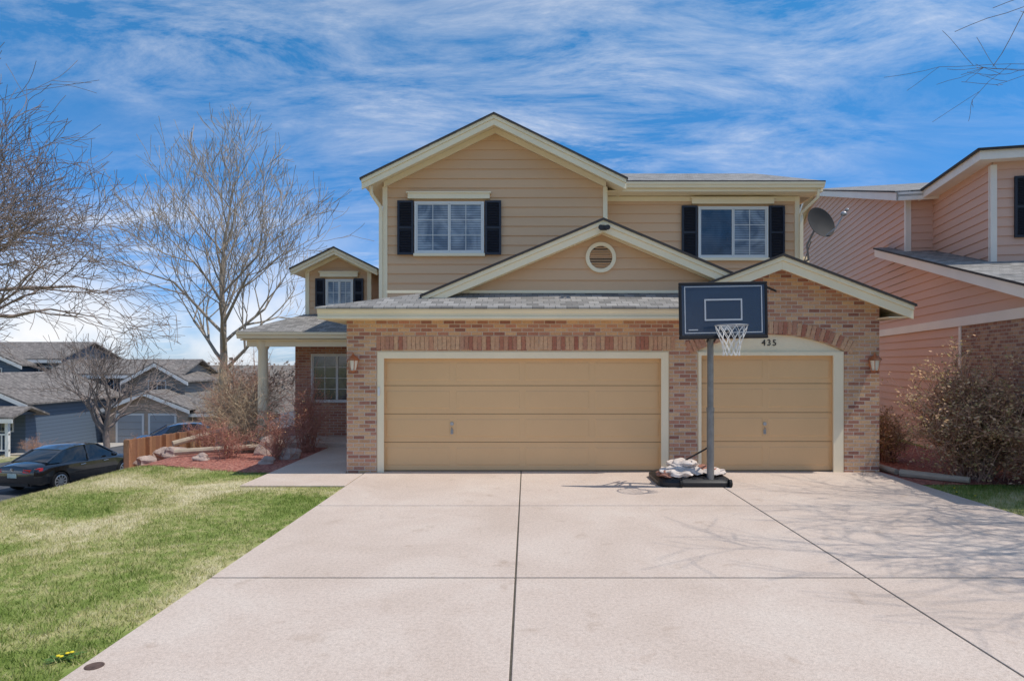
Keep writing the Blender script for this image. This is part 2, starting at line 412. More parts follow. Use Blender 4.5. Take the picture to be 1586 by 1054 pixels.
def window(parent,T,x0,x1,z0,z1,y,sashes=2,grids=(True,True),panes=None,sh=0,cols=2,rows=3,head=True,trim=m_white,dark=False):
    mb=MB(T); box4(mb,x0,x1,z0,z1,y-.065,y,.036)
    w=part('window',mb,trim,parent)
    mb=MB(T); sw=(x1-x0-.072)/sashes
    pn=MB(T)
    for s in range(sashes):
        a=x0+.036+s*sw; b_=a+sw
        box4(mb,a+.003,b_-.003,z0+.039,z1-.039,y-.052-.006*(s%2),y-.03,.024)
        if grids[s%len(grids)]:
            for c in range(1,cols):
                xx=a+.03+(sw-.06)*c/cols; mb.box(xx-.006,xx+.006,y-.044,y-.034,z0+.065,z1-.065)
            for r_ in range(1,rows):
                zz=z0+.065+(z1-z0-.13)*r_/rows; mb.box(a+.026,b_-.026,y-.0432,y-.0348,zz-.006,zz+.006)
    pn.box(x0+.037,x1-.037,y-.036,y-.028,z0+.037,z1-.037)
    part('frame',mb,m_white,w); 
    if grids==(False,True):
        xm=x0+.036+sw
        p2=MB(T); p2.box(x0+.066,xm-.028,y-.0385,y-.0365,z0+.066,z1-.066); part('insect_screen',p2,m_panedark,w)
    part('pane',pn,m_panedark if dark else m_pane,w)
    if head:
        hb=MB(T); hb.box(x0-.14,x1+.12,y-.085,y-.0,z1+.06,z1+.17); hb.box(x0-.17,x1+.15,y-.11,y-.0,z1+.17,z1+.2)
        part('window_header',hb,m_cream,w)
        hb=MB(T); hb.box(x0-.02,x1+.02,y-.09,y-.0,z0-.06,z0-.003)
        part('sill',hb,m_cream,w)
    if sh:
        shutter(w,T,x0-sh-.02,x0-.02,z0-.03,z1+.02,y-.02); shutter(w,T,x1+.02,x1+.02+sh,z0-.03,z1+.02,y-.02)
    return w

mD=MB()
def gable(mR,mT,mS,xc,zp,xl,xr,sl,yf,yb,T=None,drop=.2):
    for xe in (xl,xr):
        ze=zp-sl*abs(xe-xc); sg=1 if xe>xc else -1
        xo=xe+sg*.03; zo=zp-sl*abs(xo-xc)
        mR.slab([(xo,yf-.05,zo),(xc,yf-.05,zp),(xc,yb,zp),(xo,yb,zo)],.035)
        mD.xz([(xo,zo+.003),(xc,zp+.003),(xc,zp-.036),(xo,zo-.036)],yf-.056,yf-.051)
        mS.slab([(xe,yf+.04,ze),(xc,yf+.04,zp),(xc,yb,zp),(xe,yb,ze)],.09,.036)
        a=.037
        mT.xz([(xe,ze-a),(xc,zp-a),(xc,zp-a-.075),(xe,ze-a-.075)],yf-.025,yf+.01)
        mT.xz([(xe,ze-a-.076),(xc,zp-a-.076),(xc,zp-a-drop),(xe,ze-a-drop)],yf,yf+.038)
def frieze(mT,xc,zp,xl,xr,sl,y,h=.13):
    for xe in (xl,xr):
        ze=zp-sl*abs(xe-xc); mT.xz([(xe,ze),(xc,zp),(xc,zp-h),(xe,ze-h)],y-.045,y)

# ------------------------------------------------------------ HOUSE
house=thing('house','tan two-storey house with brick garage front and three-car garage doors','house',(0,13.6,0))
GY=11.2
mb=MB()
mb.box(-3.125,-2.61,GY,GY+.3,0,2.66); mb.box(-2.61,2.475,GY,GY+.3,2.13,2.66); mb.box(2.475,2.957,GY,GY+.3,0,2.66); mb.box(5.51,6.115,GY,GY+.3,0,2.66)
ax0,ax1=2.957,5.51; axc=(ax0+ax1)/2; rise=.29; hw=(ax1-ax0)/2; R=(hw*hw+rise*rise)/(2*rise); zc=2.13+rise-R
arch=lambda x: zc+math.sqrt(R*R-(x-axc)**2)
K=24
for k in range(K):
    a=ax0+(ax1-ax0)*k/K; b_=ax0+(ax1-ax0)*(k+1)/K
    mb.xz([(a,arch(a)),(b_,arch(b_)),(b_,2.66),(a,2.66)],GY,GY+.3)
gp=lambda x:3.745-.38*abs(x-4.277)-.125
mb.xz([(2.62,2.66),(6.115,2.66),(6.115,gp(6.115)),(4.277,gp(4.277)),(2.62,gp(2.62))],GY,GY+.3)
mb.box(-3.125,-2.9,GY+.3,13.6,0,2.66); mb.box(5.9,6.115,GY+.3,14.3,0,2.66)
part('brick_wall',mb,m_brick,house)
mb=MB(); x=-2.61
while x<2.5:
    mb.box(x+.004,x+.071,GY-.012,GY+.05,2.15,2.385); x+=.0762
part('brick_lintel',mb,m_soldier,house)
mb=MB(); L=R*2*math.asin((hw+.12)/R); nb=int(L/.078); th=math.asin((hw+.12)/R)
for k in range(nb):
    t=-th+2*th*(k+.5)/nb; dt=.0325/R
    q=[]
    for tt,rr in ((t-dt,R+.012),(t+dt,R+.012),(t+dt*.97,R+.225),(t-dt*.97,R+.225)):
        q.append((axc+rr*math.sin(tt),zc+rr*math.cos(tt)))
    mb.xz(q,GY-.012,GY+.05)
part('brick_arch',mb,m_soldier,house)
def surround(mb,x0,x1,d0,d1,zt,zd):
    mb.box(x0,d0,GY+.02,GY+.2,0.03,zt); mb.box(d1,x1,GY+.02,GY+.2,0.03,zt)
    mb.box(d0,d1,GY+.02,GY+.2,zd,zt)
    mb.box(x0+.02,d0+.03,GY+.0,GY+.019,.03,zt-.02); mb.box(d1-.03,x1-.02,GY+.0,GY+.019,.03,zt-.02); mb.box(d0+.03,d1-.03,GY+.0,GY+.019,zd-.02,zt-.02)
mb=MB(); surround(mb,-2.61,2.475,-2.51,2.36,2.13,2.02); part('garage_door_frame',mb,m_cream,house)
mb=MB(); surround(mb,2.957,5.51,3.0,5.35,2.125,2.07)
q=[(ax0,2.126),(ax1,2.126)]+[(ax1-(ax1-ax0)*k/K,arch(ax1-(ax1-ax0)*k/K)-.002) for k in range(1,K)]
mb.xz(q,GY+.06,GY+.2)
part('garage_door_frame',mb,m_cream,house)
def gdoor(x0,x1,z1,ncol,hx):
    y=GY+.1; mb=MB(); z0=.045; rows=4; rh=(z1-z0)/rows
    for r_ in range(rows):
        a=z0+r_*rh+.005; b_=z0+(r_+1)*rh-.004
        mb.box(x0+.002,x1-.002,y,y+.04,a,b_)
        cw=(x1-x0)/ncol
        for c in range(ncol):
            p0=x0+c*cw+.05;p1=x0+(c+1)*cw-.05;q0=a+.085;q1=b_-.085
            o_=.02; dp=.006
            mb.add([(p0,y-.0005,q0),(p1,y-.0005,q0),(p1,y-.0005,q1),(p0,y-.0005,q1),(p0+o_,y-dp,q0+o_),(p1-o_,y-dp,q0+o_),(p1-o_,y-dp,q1-o_),(p0+o_,y-dp,q1-o_)],
              [(0,1,5,4),(1,2,6,5),(2,3,7,6),(3,0,4,7),(4,5,6,7)])
    d=part('garage_door',mb,m_door,house)
    mb=MB(); mb.box(x0,x1,y+.03,y+.06,.03,z1); mb.box(x0,x1,y-.002,y+.03,.031,.046); part('joint_shade_and_seal',mb,m_doorline,d)  # dark sheet paints shade into the panel joints; bottom strip is the seal
    h=MB(); h.lathe((hx,y-.02,.86),[(.03,0),(.032,.012),(.025,.02)],14,'Y'); h.box(hx-.022,hx+.022,y-.016,y,.68,.76); h.tube([(hx,y-.012,.69),(hx,y-.05,.7),(hx,y-.05,.78),(hx,y-.012,.79)],.009,6)
    part('handle',h,m_metal,d)
gdoor(-2.51,2.36,2.02,4,-1.31); gdoor(3.0,5.35,2.07,2,4.16)
mb=MB(); mb.box(-2.585,-2.545,GY-.03,GY,1.35,1.5)
part('door_keypad',mb,m_white,house,bevel=.006)
cu=bpy.data.curves.new('num','FONT'); cu.body='435'; cu.size=.15; cu.extrude=.006; cu.space_character=1.25; cu.align_x='CENTER'
to=bpy.data.objects.new('tmp',cu); COL.objects.link(to); bpy.context.view_layer.update()
me=bpy.data.meshes.new_from_object(to.evaluated_get(bpy.context.evaluated_depsgraph_get())); bpy.data.objects.remove(to)
me.transform(Matrix.Translation((4.22,GY+.05,2.225))@Matrix.Rotation(math.pi/2,4,'X')); me.materials.clear(); me.materials.append(m_dark)
o=bpy.data.objects.new('house_number',me); COL.objects.link(o); o.parent=house; o.matrix_parent_inverse=Matrix.Translation(-Vector(house.location)); o['label']='dark metal numerals reading 435'

mz=lambda x:6.99-.488*abs(x+.668)-.13
gz=lambda x:4.44-.42*abs(x-1.33)-.13
dz=lambda x:4.82-.49*abs(x+4.81)-.13
mb=MB()
lap(mb,[(-3.0,2.6),(1.66,2.6),(1.66,mz(1.66)),(-.668,mz(-.668)),(-3.0,mz(-3.0))],13.6)
lap(mb,[(1.66,2.6),(5.96,2.6),(5.96,5.6),(1.66,5.6)],14.2)
lap(mb,[(-2.0,3.1),(4.5,3.1),(4.2,gz(4.2)),(1.33,gz(1.33)),(-1.6,gz(-1.6))] ,11.55,z0=3.0)
mb.xz([(-3.0,0.1),(1.66,0.1),(1.66,mz(1.66)),(-.668,mz(-.668)),(-3.0,mz(-3.0))],13.601,22)
mb.box(1.661,5.96,14.201,22,.1,5.58)
mb.xz([(-1.6,3.0),(4.2,3.0),(4.2,gz(4.2)),(1.33,gz(1.33)),(-1.6,gz(-1.6))],11.551,13.62)
lap(mb,[(-5.63,3.0),(-3.99,3.0),(-3.99,dz(-3.99)),(-4.81,dz(-4.81)),(-5.63,dz(-5.63))],16.5,.17)
mb.xz([(-5.63,2.7),(-3.99,2.7),(-3.99,dz(-3.99)),(-4.81,dz(-4.81)),(-5.63,dz(-5.63))],16.501,20)
mb.box(-5.70,-3.0,16.3,22,.1,2.75)
part('siding_wall',mb,m_siding,house)
mb=MB(); mb.box(-5.74,-3.02,16,16.28,.0,2.52); part('porch_wall',mb,m_brickp,house)
window(house,None,-5.33,-4.05,.95,2.15,16.0,2,(True,True),cols=2,rows=4,head=False,dark=True)
mR=MB();mT=MB();mS=MB()
gable(mR,mT,mS,-.668,6.99,-3.354,2.017,.488,13.1,22.3)
frieze(mT,-.668,6.99-.13,-3.0,1.66,.488,13.575,.12)
gable(mR,mT,mS,1.33,4.44,-1.83,4.3,.42,11.25,14.1)
frieze(mT,1.33,4.44-.13,-1.5,4.2,.42,11.52,.1)
gable(mR,mT,mS,4.277,3.745,2.75,6.47,.38,10.8,14.15,drop=.22)
gable(mR,mT,mS,-4.81,4.82,-5.89,-3.73,.49,16.1,20,drop=.15)
frieze(mT,-4.81,4.82-.13,-5.6,-4.0,.49,16.475,.09)
mR.slab([(1.9,13.72,5.79),(6.34,13.72,5.79),(6.34,18,7.2),(1.9,18,7.2)],.035); mR.slab([(1.9,18,7.2),(6.34,18,7.2),(6.34,22.3,5.79),(1.9,22.3,5.79)],.035)
mD.box(2.03,6.345,13.705,13.719,5.745,5.795)
mT.box(2.02,6.31,13.75,13.79,5.57,5.75); mS.box(1.7,6.29,13.79,14.3,5.585,5.61)
mT.xz([(6.27,5.57),(6.31,5.57),(6.31,5.75),(6.27,5.75)],13.79,18)
mR.add([(-3.53,10.72,2.85),(2.78,10.72,2.85),(2.78,11.55,3.17),(-1.86,11.55,3.17)],[(0,1,2,3)])
mR.add([(-3.53,10.72,2.85),(-1.86,11.55,3.17),(-1.86,13.6,3.17),(-3.53,13.6,2.85)],[(0,1,2,3)])
mR.box(-3.53,2.78,10.72,10.75,2.82,2.848); 
mS.box(-3.46,2.8,10.78,11.25,2.655,2.68); mS.box(-3.46,-3.1,11.25,13.6,2.655,2.68); 
mT.box(6.08,6.44,10.84,14.1,2.68,2.70)
mT.box(6.43,6.47,10.84,14.1,2.70,2.87)
mR.slab([(-6.62,14.68,2.64),(-3.1,14.68,2.64),(-3.1,16.6,3.2),(-5.6,16.6,3.2)],.035)
mR.slab([(-6.62,14.68,2.64),(-5.6,16.6,3.2),(-5.3,21,3.4),(-6.62,21,2.64)],.035)
mS.box(-6.55,-3.14,14.75,16.4,2.44,2.47)
roof=part('roof',mR,m_shingle,house)
part('fascia',mT,m_cream,roof,bevel=.004,split=True); part('soffit',mS,m_cream,roof,split=True); part('drip_edge',mD,m_dark,roof,split=True)
mb=MB()
def gutter_x(x0,x1,y,z,h=.13,w=.11):
    prof=[(y+.0,z-h),(y-.06,z-h),(y-.075,z-h*.55),(y-.1,z-h*.35),(y-.105,z),(y-.09,z),(y-.08,z-.02),(y,z-.02)]
    mb.prism([(x0,a,b) for a,b in prof],[(x1,a,b) for a,b in prof])
gutter_x(-3.5,2.75,10.86,2.835,.15); 
mb.box(-3.5,2.76,10.765,10.80,2.66,2.70) 
mb.box(-3.5,-3.46,10.87,13.5,2.68,2.83)
gutter_x(2.0,6.31,13.74,5.745,.11); gutter_x(-6.6,-3.13,14.74,2.62,.14); mb.box(-6.6,-6.56,14.75,20,2.48,2.62)
part('gutter',mb,m_cream,roof,bevel=.003,split=True)
mb=MB()
def down(x,y,z0,z1,w=.035): mb.box(x-w,x+w,y-w*.8,y+w*.8,z0,z1)
mb.tube([(-3.2,13.25,5.55),(-3.2,13.3,5.4),(-3.06,13.5,5.18),(-3.06,13.53,5.0)],.04,8); down(-3.06,13.53,2.95,5.05)
mb.tube([(6.2,13.7,5.6),(6.2,13.75,5.45),(6.0,14.1,5.2),(6.0,14.12,5.1)],.035,8); down(6.0,14.12,3.0,5.12)
part('downspout',mb,m_cream,house,smooth=True,split=True)
mb=MB()
mb.box(-3.03,-2.93,13.555,13.6,2.9,5.62); mb.box(1.6,1.69,13.555,13.6,4.2,5.62); mb.box(1.661,1.70,13.6,14.2,4.2,5.6)
mb.box(5.88,5.98,14.155,14.2,2.9,5.57); mb.box(1.70,5.88,14.165,14.2,5.47,5.57)
mb.box(-5.65,-5.55,16.46,16.5,3.05,4.3); mb.box(-4.07,-3.97,16.46,16.5,3.05,4.3)
mb.box(-2.5,3.2,11.5,11.56,3.165,3.215)
part('corner_trim',mb,m_cream,house,split=True)
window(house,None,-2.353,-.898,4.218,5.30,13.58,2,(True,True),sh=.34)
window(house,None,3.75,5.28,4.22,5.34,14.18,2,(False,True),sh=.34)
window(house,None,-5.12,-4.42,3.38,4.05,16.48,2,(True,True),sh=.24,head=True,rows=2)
mb=MB(); vx,vz,vy=1.317,3.80,11.5
n=40
def ring(r0,r1,y0,y1):
    vs=[];fs=[]
    for k in range(n):
        t=2*math.pi*k/n; c,s_=math.cos(t),math.sin(t)
        vs+=[(vx+r0*c,y0,vz+r0*s_),(vx+r1*c,y0,vz+r1*s_),(vx+r1*c,y1,vz+r1*s_),(vx+r0*c,y1,vz+r0*s_)]
    for k in range(n):
        a=4*k;b_=4*((k+1)%n)
        for i in range(4): fs.append((a+i,a+(i+1)%4,b_+(i+1)%4,b_+i))
    mb.add(vs,fs)
ring(.205,.27,vy-.02,vy+.05)
vent=part('vent',mb,m_cream,house)
mb=MB()
for k in range(-4,5):
    z=k*.044; hw_=math.sqrt(max(0,.203**2-z*z))
    mb.prism([(vx-hw_,vy-.012,vz+z-.014),(vx-hw_,vy+.03,vz+z+.012),(vx-hw_,vy+.034,vz+z+.006),(vx-hw_,vy-.008,vz+z-.02)][::-1],[(vx+hw_,vy-.012,vz+z-.014),(vx+hw_,vy+.03,vz+z+.012),(vx+hw_,vy+.034,vz+z+.006),(vx+hw_,vy-.008,vz+z-.02)][::-1])
part('louvre',mb,m_siding,vent)
mb=MB(); mb.lathe((vx,vy+.036,vz),[(.204,0),(.204,.01)],32,'Y'); part('vent_backing',mb,m_dark,vent)
mb=MB(); mb.box(1.27,1.39,11.16,11.2,4.22,4.3); mb.lathe((1.27,11.08,4.25),[(.02,0.08),(.035,.05),(.045,0)],12,'Y'); mb.lathe((1.39,11.08,4.25),[(.02,0.08),(.035,.05),(.045,0)],12,'Y')
part('flood_lamp',mb,m_black,house,smooth=True)
for lx in (-2.985,5.98):
    mb=MB(); mb.lathe((lx,GY-.02,1.9),[(.05,0),(.06,.01),(.06,.03)],16,'Y')
    mb.lathe((lx,GY-.11,1.78),[(.01,-.03),(.045,-.015),(.065,0),(.065,.015)],14)
    mb.lathe((lx,GY-.11,1.97),[(.115,0),(.105,.02),(.07,.055),(.03,.085),(.012,.11),(.014,.13)],16)
    for k in range(6):
        t=k*math.pi/3; mb.tube([(lx+.06*math.cos(t),GY-.11+.06*math.sin(t),1.79),(lx+.095*math.cos(t),GY-.11+.095*math.sin(t),1.975)],.006,4)
    mb.tube([(lx,GY-.01,1.9),(lx,GY-.06,1.84),(lx,GY-.11,1.765)],.012,6)
    l_=part('wall_lamp',mb,m_copper,house,smooth=True)
    mb=MB(); mb.lathe((lx,GY-.11,1.795),[(.052,0),(.085,.17)],12); part('lamp_shade',mb,m_lampglass,l_,smooth=True)
mb=MB(); mb.lathe((-6.12,14.98,.12),[(.17,0),(.17,.06),(.14,.09),(.12,.14),(.115,1.2),(.105,2.1),(.13,2.15),(.15,2.19),(.15,2.33)],20); part('porch_column',mb,m_cream,house,smooth=True)
mb=MB(); mb.box(-6.45,-3.14,14.86,15.05,2.3,2.44); part('porch_beam',mb,m_cream,house)
mb=MB(); mb.box(6.0,6.3,14.4,14.7,3.9,4.3); 
for k in range(6): mb.box(6.02,6.28,14.38,14.399,3.94+k*.055,3.97+k*.055)
part('chimney_box',mb,m_cream,house)

# ------------------------------------------------------------ dish
m_dish=M('dish_grey',(.045,.043,.042),.7,.12,6,.05,spec=.15)
m_dishback=M('mast_grey',(.22,.21,.2),.6,.12,6,.05)
dish=thing('satellite_dish','dark grey satellite dish on a bent mast beside the upper wall','satellite dish',(6.1,13.6,3.9))
T=Matrix.Translation((6.05,13.4,4.80))@Matrix.Rotation(math.radians(20),4,'Z')@Matrix.Rotation(math.radians(72),4,'X')
mb=MB(T); prof=[(.001,.0),(.1,.008),(.2,.03),(.27,.055),(.335,.085),(.34,.087),(.335,.075),(.2,.018),(.001,-.012)]
mb.lathe((0,0,0),prof,32); part('reflector',mb,m_dish,dish,smooth=True)
mb=MB(); mb.tube([(6.0,14.05,4.1),(6.0,13.75,4.12),(5.9,13.6,4.4),(6.03,13.46,4.76)],.022,8); mb.tube([(5.98,14.02,4.0),(6.0,13.62,4.5)],.012,6)
part('mast',mb,m_dishback,dish,smooth=True)
e=T@Vector((.32,.05,.38)); s0=T@Vector((.05,-.3,.06))
mb=MB(); mb.tube([tuple(s0),tuple(T@Vector((.15,-.22,.25))),tuple(e)],.013,6); mb.blob(tuple(e),(.06,.06,.05),random,.05); mb.blob(tuple(e+Vector((.07,0,.08))),(.035,.05,.035),random,.05)
part('receiver',mb,m_metal,dish,smooth=True)

# ------------------------------------------------------------ NEIGHBOUR house (pink)
PINK=(.70,.44,.335)
m_pink=M('pink_siding',PINK,.65,.06,1.2,.12,stretch=(.3,.3,1.5),fine=70)
m_brick2=brickmat('brown_brick',[(0,(.44,.26,.16)),(.4,(.54,.33,.21)),(.6,(.38,.18,.12)),(1,(.28,.14,.1))],(.46,.40,.34))
m_trim2=M('pinkish_white_trim',(.86,.78,.69),.5,.05,1.5,.04)
bx,by=.225,.974; C=Vector((8.76,13.0,0))
nb_=thing('neighbour_house','pink clapboard two-storey house with brown brick garage wall','house',tuple(C))
TH=math.atan2(-by,-bx)
TS=Matrix.Translation(C)@Matrix.Rotation(TH,4,'Z')
zl=lambda t:3.89+.244*t
zu=lambda t:5.35+.265*t
mb=MB(TS)
lap(mb,[(-20,0),(-.05,0),(-.05,2.66),(-20,2.66)],0,.19)
lap(mb,[(-4.6,2.84),(4.5,2.84),(4.5,zl(-4.5)-.12),(-4.6,zl(4.6)-.12)],0,.19,z0=2.84)
lap(mb,[(-20,2.84),(-3.2,2.84),(-3.2,zu(3.2)-.12),(-14,zu(14)-.12),(-20,zu(14)-1.8)],0.002,.19,z0=2.84)
mb.box(-20,-.02,.001,8,0,2.66)
mb.xz([(-20,2.66),(-3.22,2.66),(-3.22,zu(3.2)-.12),(-14,zu(14)-.12),(-20,zu(14)-1.8)],.006,9)
mb.xz([(-4.6,2.66),(4.5,2.66),(4.5,zl(-4.5)-.12),(-4.6,zl(4.6)-.12)],.004,8)
TF=Matrix.Translation(C+Vector((bx*3.2,by*3.2,0)))@Matrix.Rotation(math.atan2(-.225,.974),4,'Z')
mb.M=TF
lap(mb,[(0,4.4),(.6,4.4),(.6,6.15),(0,6.15)],-.001,.19,z0=4.4)
T2=Matrix.Translation(C+Vector((bx*3.2,by*3.2,0))+Vector((.974,-.225,0))*.6)@Matrix.Rotation(TH,4,'Z')
mb.M=T2
lap(mb,[(0,3.9),(3.05,3.9),(3.05,5.98),(0,5.98)],0,.19,z0=3.9)
P2=C+Vector((bx*.15,by*.15,0))+Vector((.974,-.225,0))*.6
T3=Matrix.Translation(P2)@Matrix.Rotation(math.atan2(-.225,.974),4,'Z')
mb.M=T3
lap(mb,[(0,3.9),(5,3.9),(5,5.98),(0,5.98)],0,.19,z0=3.9)
mb.box(.01,5,.01,3.2,3.7,5.97)
part('siding_wall',mb,m_pink,nb_)
mb=MB(TS); mb.box(.06,4.5,-.03,.3,0,2.66); mb.box(4.3,4.5,.3,8,0,2.66); part('brick_wall',mb,m_brick2,nb_)
mb=MB(TS); mb.box(-20,4.55,-.06,0,2.66,2.84); mb.box(-.05,.06,-.045,.0,0,2.655)
mb.box(-3.25,-3.15,-.04,.0,zl(3.2),6.1)
mb.M=TF; mb.box(.0,.09,-.04,-.005,4.6,6.1)
mb.M=T3; mb.box(-.04,.07,-.04,0,3.95,5.9); mb.M=T2; mb.box(2.98,3.02,-.04,0,3.95,5.9)
part('corner_trim',mb,m_trim2,nb_,split=True)
mR=MB(TS);mT=MB(TS);mD=MB(TS)
def slope(x0,x1,zf,y0,y1,drop=.2,tt=.04):
    mR.slab([(x0,y0-.03,zf(-x0)+.04),(x1,y0-.03,zf(-x1)+.04),(x1,y1,zf(-x1)+.04),(x0,y1,zf(-x0)+.04)],tt)
    mT.xz([(x0,zf(-x0)),(x1,zf(-x1)),(x1,zf(-x1)-drop),(x0,zf(-x0)-drop)],y0,y0+.04)
    mD.xz([(x0,zf(-x0)+.043),(x1,zf(-x1)+.043),(x1,zf(-x1)+.001),(x0,zf(-x0)+.001)],y0-.037,y0-.031)
    mT.slab([(x0,y0+.04,zf(-x0)),(x1,y0+.04,zf(-x1)),(x1,.3,zf(-x1)),(x0,.3,zf(-x0))],.05,.05)
slope(-4.6,4.9,zl,-.35,8)
slope(-14,-2.8,zu,-.35,9)
zd=lambda t:zu(14)-.28*(t-14)
slope(-20.3,-14,zd,-.35,9)
mT.box(-2.84,-2.8,-.35,3,zu(2.8)-.2,zu(2.8))
mR.M=T3;mT.M=T3;mD.M=T3
mR.prism([(-.4,-.4,6.12),(5.2,-.4,6.12),(5.2,3.4,6.12),(-.4,3.4,6.12)],[(.9,1.0,6.45),(5.2,1.0,6.45),(5.2,3.4,6.45),(.9,3.4,6.45)])
mD.box(-.41,5.2,-.415,-.401,6.1,6.15); mD.box(-.415,-.401,-.4,3.4,6.1,6.15)
mT.box(-.36,5.2,-.36,-.32,5.93,6.11); mT.box(-.36,-.32,-.32,3.0,5.93,6.11); mT.box(-.32,5.2,-.32,0,5.96,5.985); mT.box(-.32,0,0,3.0,5.96,5.985)
r2=part('roof',mR,m_shingle,nb_); part('fascia',mT,m_trim2,r2,split=True); part('drip_edge',mD,m_dark,r2,split=True)
window(nb_,T3,.72,2.0,4.45,5.62,0,2,(True,True),sh=.33,head=False)

# ------------------------------------------------------------ basketball hoop
hoop=thing('basketball_hoop','portable basketball hoop with black backboard and weighted base','basketball hoop',(2.82,9.9,.03))
mb=MB()
def rrect(x0,x1,y0,y1,r,n=5):
    pts=[]
    for cx,cy,a in ((x1-r,y0+r,-90),(x1-r,y1-r,0),(x0+r,y1-r,90),(x0+r,y0+r,180)):
        for k in range(n+1):
            t=math.radians(a+90*k/n); pts.append((cx+r*math.cos(t),cy+r*math.sin(t)))
    return pts
def loft(mb,rings,cap=True):
    n=len(rings[0]); vs=[p for r in rings for p in r]; fs=[]
    for i in range(len(rings)-1):
        for k in range(n): fs.append((i*n+k,i*n+(k+1)%n,(i+1)*n+(k+1)%n,(i+1)*n+k))
    if cap: fs+=[tuple(range(n))[::-1],tuple(range((len(rings)-1)*n,len(rings)*n))]
    mb.add(vs,fs)
rg=[]
for ins,z in ((.02,.035),(0,.05),(0,.1),(.04,.14),(.1,.165),(.16,.17)):
    rg.append([(x,y,z) for x,y in rrect(2.02+ins,3.16-ins,9.82+ins,10.85-ins,.16)])
loft(mb,rg)
for k in range(5): mb.box(2.2+k*.17,2.25+k*.17,9.87,10.0,.13,.165)
part('base',mb,m_black,hoop,smooth=True)
for wx in (2.35,3.1):
    mb=MB(); mb.M=Matrix.Translation((wx,9.84,.09))@Matrix.Rotation(math.pi/2,4,'Y'); mb.lathe((0,0,-.02),[(.02,0),(.06,0),(.06,.04),(.02,.04)],16); part('wheel',mb,m_rubber,hoop,smooth=True)
mb=MB(); mb.tube([(2.82,9.92,.12),(2.82,9.92,1.2)],.055,16); mb.tube([(2.82,9.92,1.2),(2.82,9.92,2.55)],.048,16); mb.tube([(2.82,9.92,1.18),(2.82,9.92,1.24)],.06,16)
part('pole',mb,m_pole,hoop,smooth=True)
mb=MB(); mb.tube([(2.3,10.6,.16),(2.8,9.96,.62)],.014,8); mb.tube([(3.0,10.6,.16),(2.84,9.96,.62)],.014,8)
part('brace',mb,m_black,hoop)
mb=MB()
for dx in (-.05,.05):
    mb.tube([(2.82+dx,9.92,2.5),(2.86+dx*2,9.62,2.9)],.016,6); mb.tube([(2.82+dx,9.92,2.25),(2.86+dx*2,9.62,2.48)],.016,6); mb.tube([(2.82+dx,9.92,2.5),(2.82+dx,10.1,2.3)],.012,6)
mb.box(2.7,3.05,9.6,9.64,2.4,2.48); mb.box(2.7,3.05,9.6,9.64,2.86,2.94)
part('strut',mb,m_black,hoop)
TB=Matrix.Translation((2.91,9.57,2.71))@Matrix.Rotation(math.radians(-1.0),4,'Y')
m_board,nt,b=newmat('smoked_blue_acrylic'); nt.nodes.remove(b)
tr_=nt.nodes.new('ShaderNodeBsdfTransparent'); tr_.inputs[0].default_value=(.35,.5,.7,1)
df=nt.nodes.new('ShaderNodeBsdfPrincipled'); df.inputs['Base Color'].default_value=(.028,.055,.105,1); df.inputs['Roughness'].default_value=.12; df.inputs['Specular IOR Level'].default_value=.45
ms=nt.nodes.new('ShaderNodeMixShader'); ms.inputs[0].default_value=.78
nt.links.new(tr_.outputs[0],ms.inputs[1]); nt.links.new(df.outputs[0],ms.inputs[2]); nt.links.new(ms.outputs[0],nt.nodes['Material Output'].inputs[0])
mb=MB(TB); loft(mb,[[(x,y_,z) for x,z in rrect(-.62,.62,-.39,.39,.04)] for y_ in (-.008,.0)]); board=part('backboard',mb,m_board,hoop)
m_line=M('grey_white_paint_line',(.50,.52,.55),.5,.1)
m_frame=M('board_frame_black',(.02,.02,.023),.5,.1,spec=.2)
mb=MB(TB)
box4(mb,-.655,.655,-.41,.41,-.02,.03,.04); mb.box(-.655,.655,-.03,.04,-.43,-.395)
part('board_frame',mb,m_frame,board,bevel=.01)
mb=MB(TB); box4(mb,-.575,.575,-.345,.35,-.0125,-.0085,.013); box4(mb,-.28,.28,-.16,.16,-.0125,-.0085,.022); mb.box(-.52,-.38,-.0125,-.0085,-.3,-.285)
part('board_marking',mb,m_line,board)
rx,ry,rz=2.93,9.25,2.46
mb=MB(); ringp=[(rx+.228*math.cos(t),ry+.228*math.sin(t),rz) for t in [2*math.pi*k/32 for k in range(33)]]
mb.tube(ringp,.009,8,cap=False); mb.box(rx-.08,rx+.08,9.47,9.55,rz-.06,rz+.012); mb.tube([(rx-.1,9.44,rz),(rx-.02,9.54,rz-.1)],.008,6); mb.tube([(rx+.1,9.44,rz),(rx+.02,9.54,rz-.1)],.008,6)
part('rim',mb,m_metal,hoop,smooth=True)
mb=MB(); nn=12; lv=[(.228,0),(.2,-.09),(.165,-.18),(.13,-.27),(.115,-.36),(.12,-.43)]
for k in range(nn):
    for sgn in (1,-1):
        pts=[]
        for i,(r_,h) in enumerate(lv):
            t=2*math.pi*(k+sgn*.5*i)/nn; pts.append((rx+r_*math.cos(t),ry+r_*math.sin(t),rz+h-.005))
        mb.tube(pts,.0045,4)
part('net',mb,m_white,hoop)
m_sack=M('woven_sack',(.66,.57,.50),.9,.3,9,.6,dist=.015)
m_sackr=M('red_rock_sack',(.36,.17,.12),.9,.5,14,.6,dist=.02)
rng=random.Random(4)
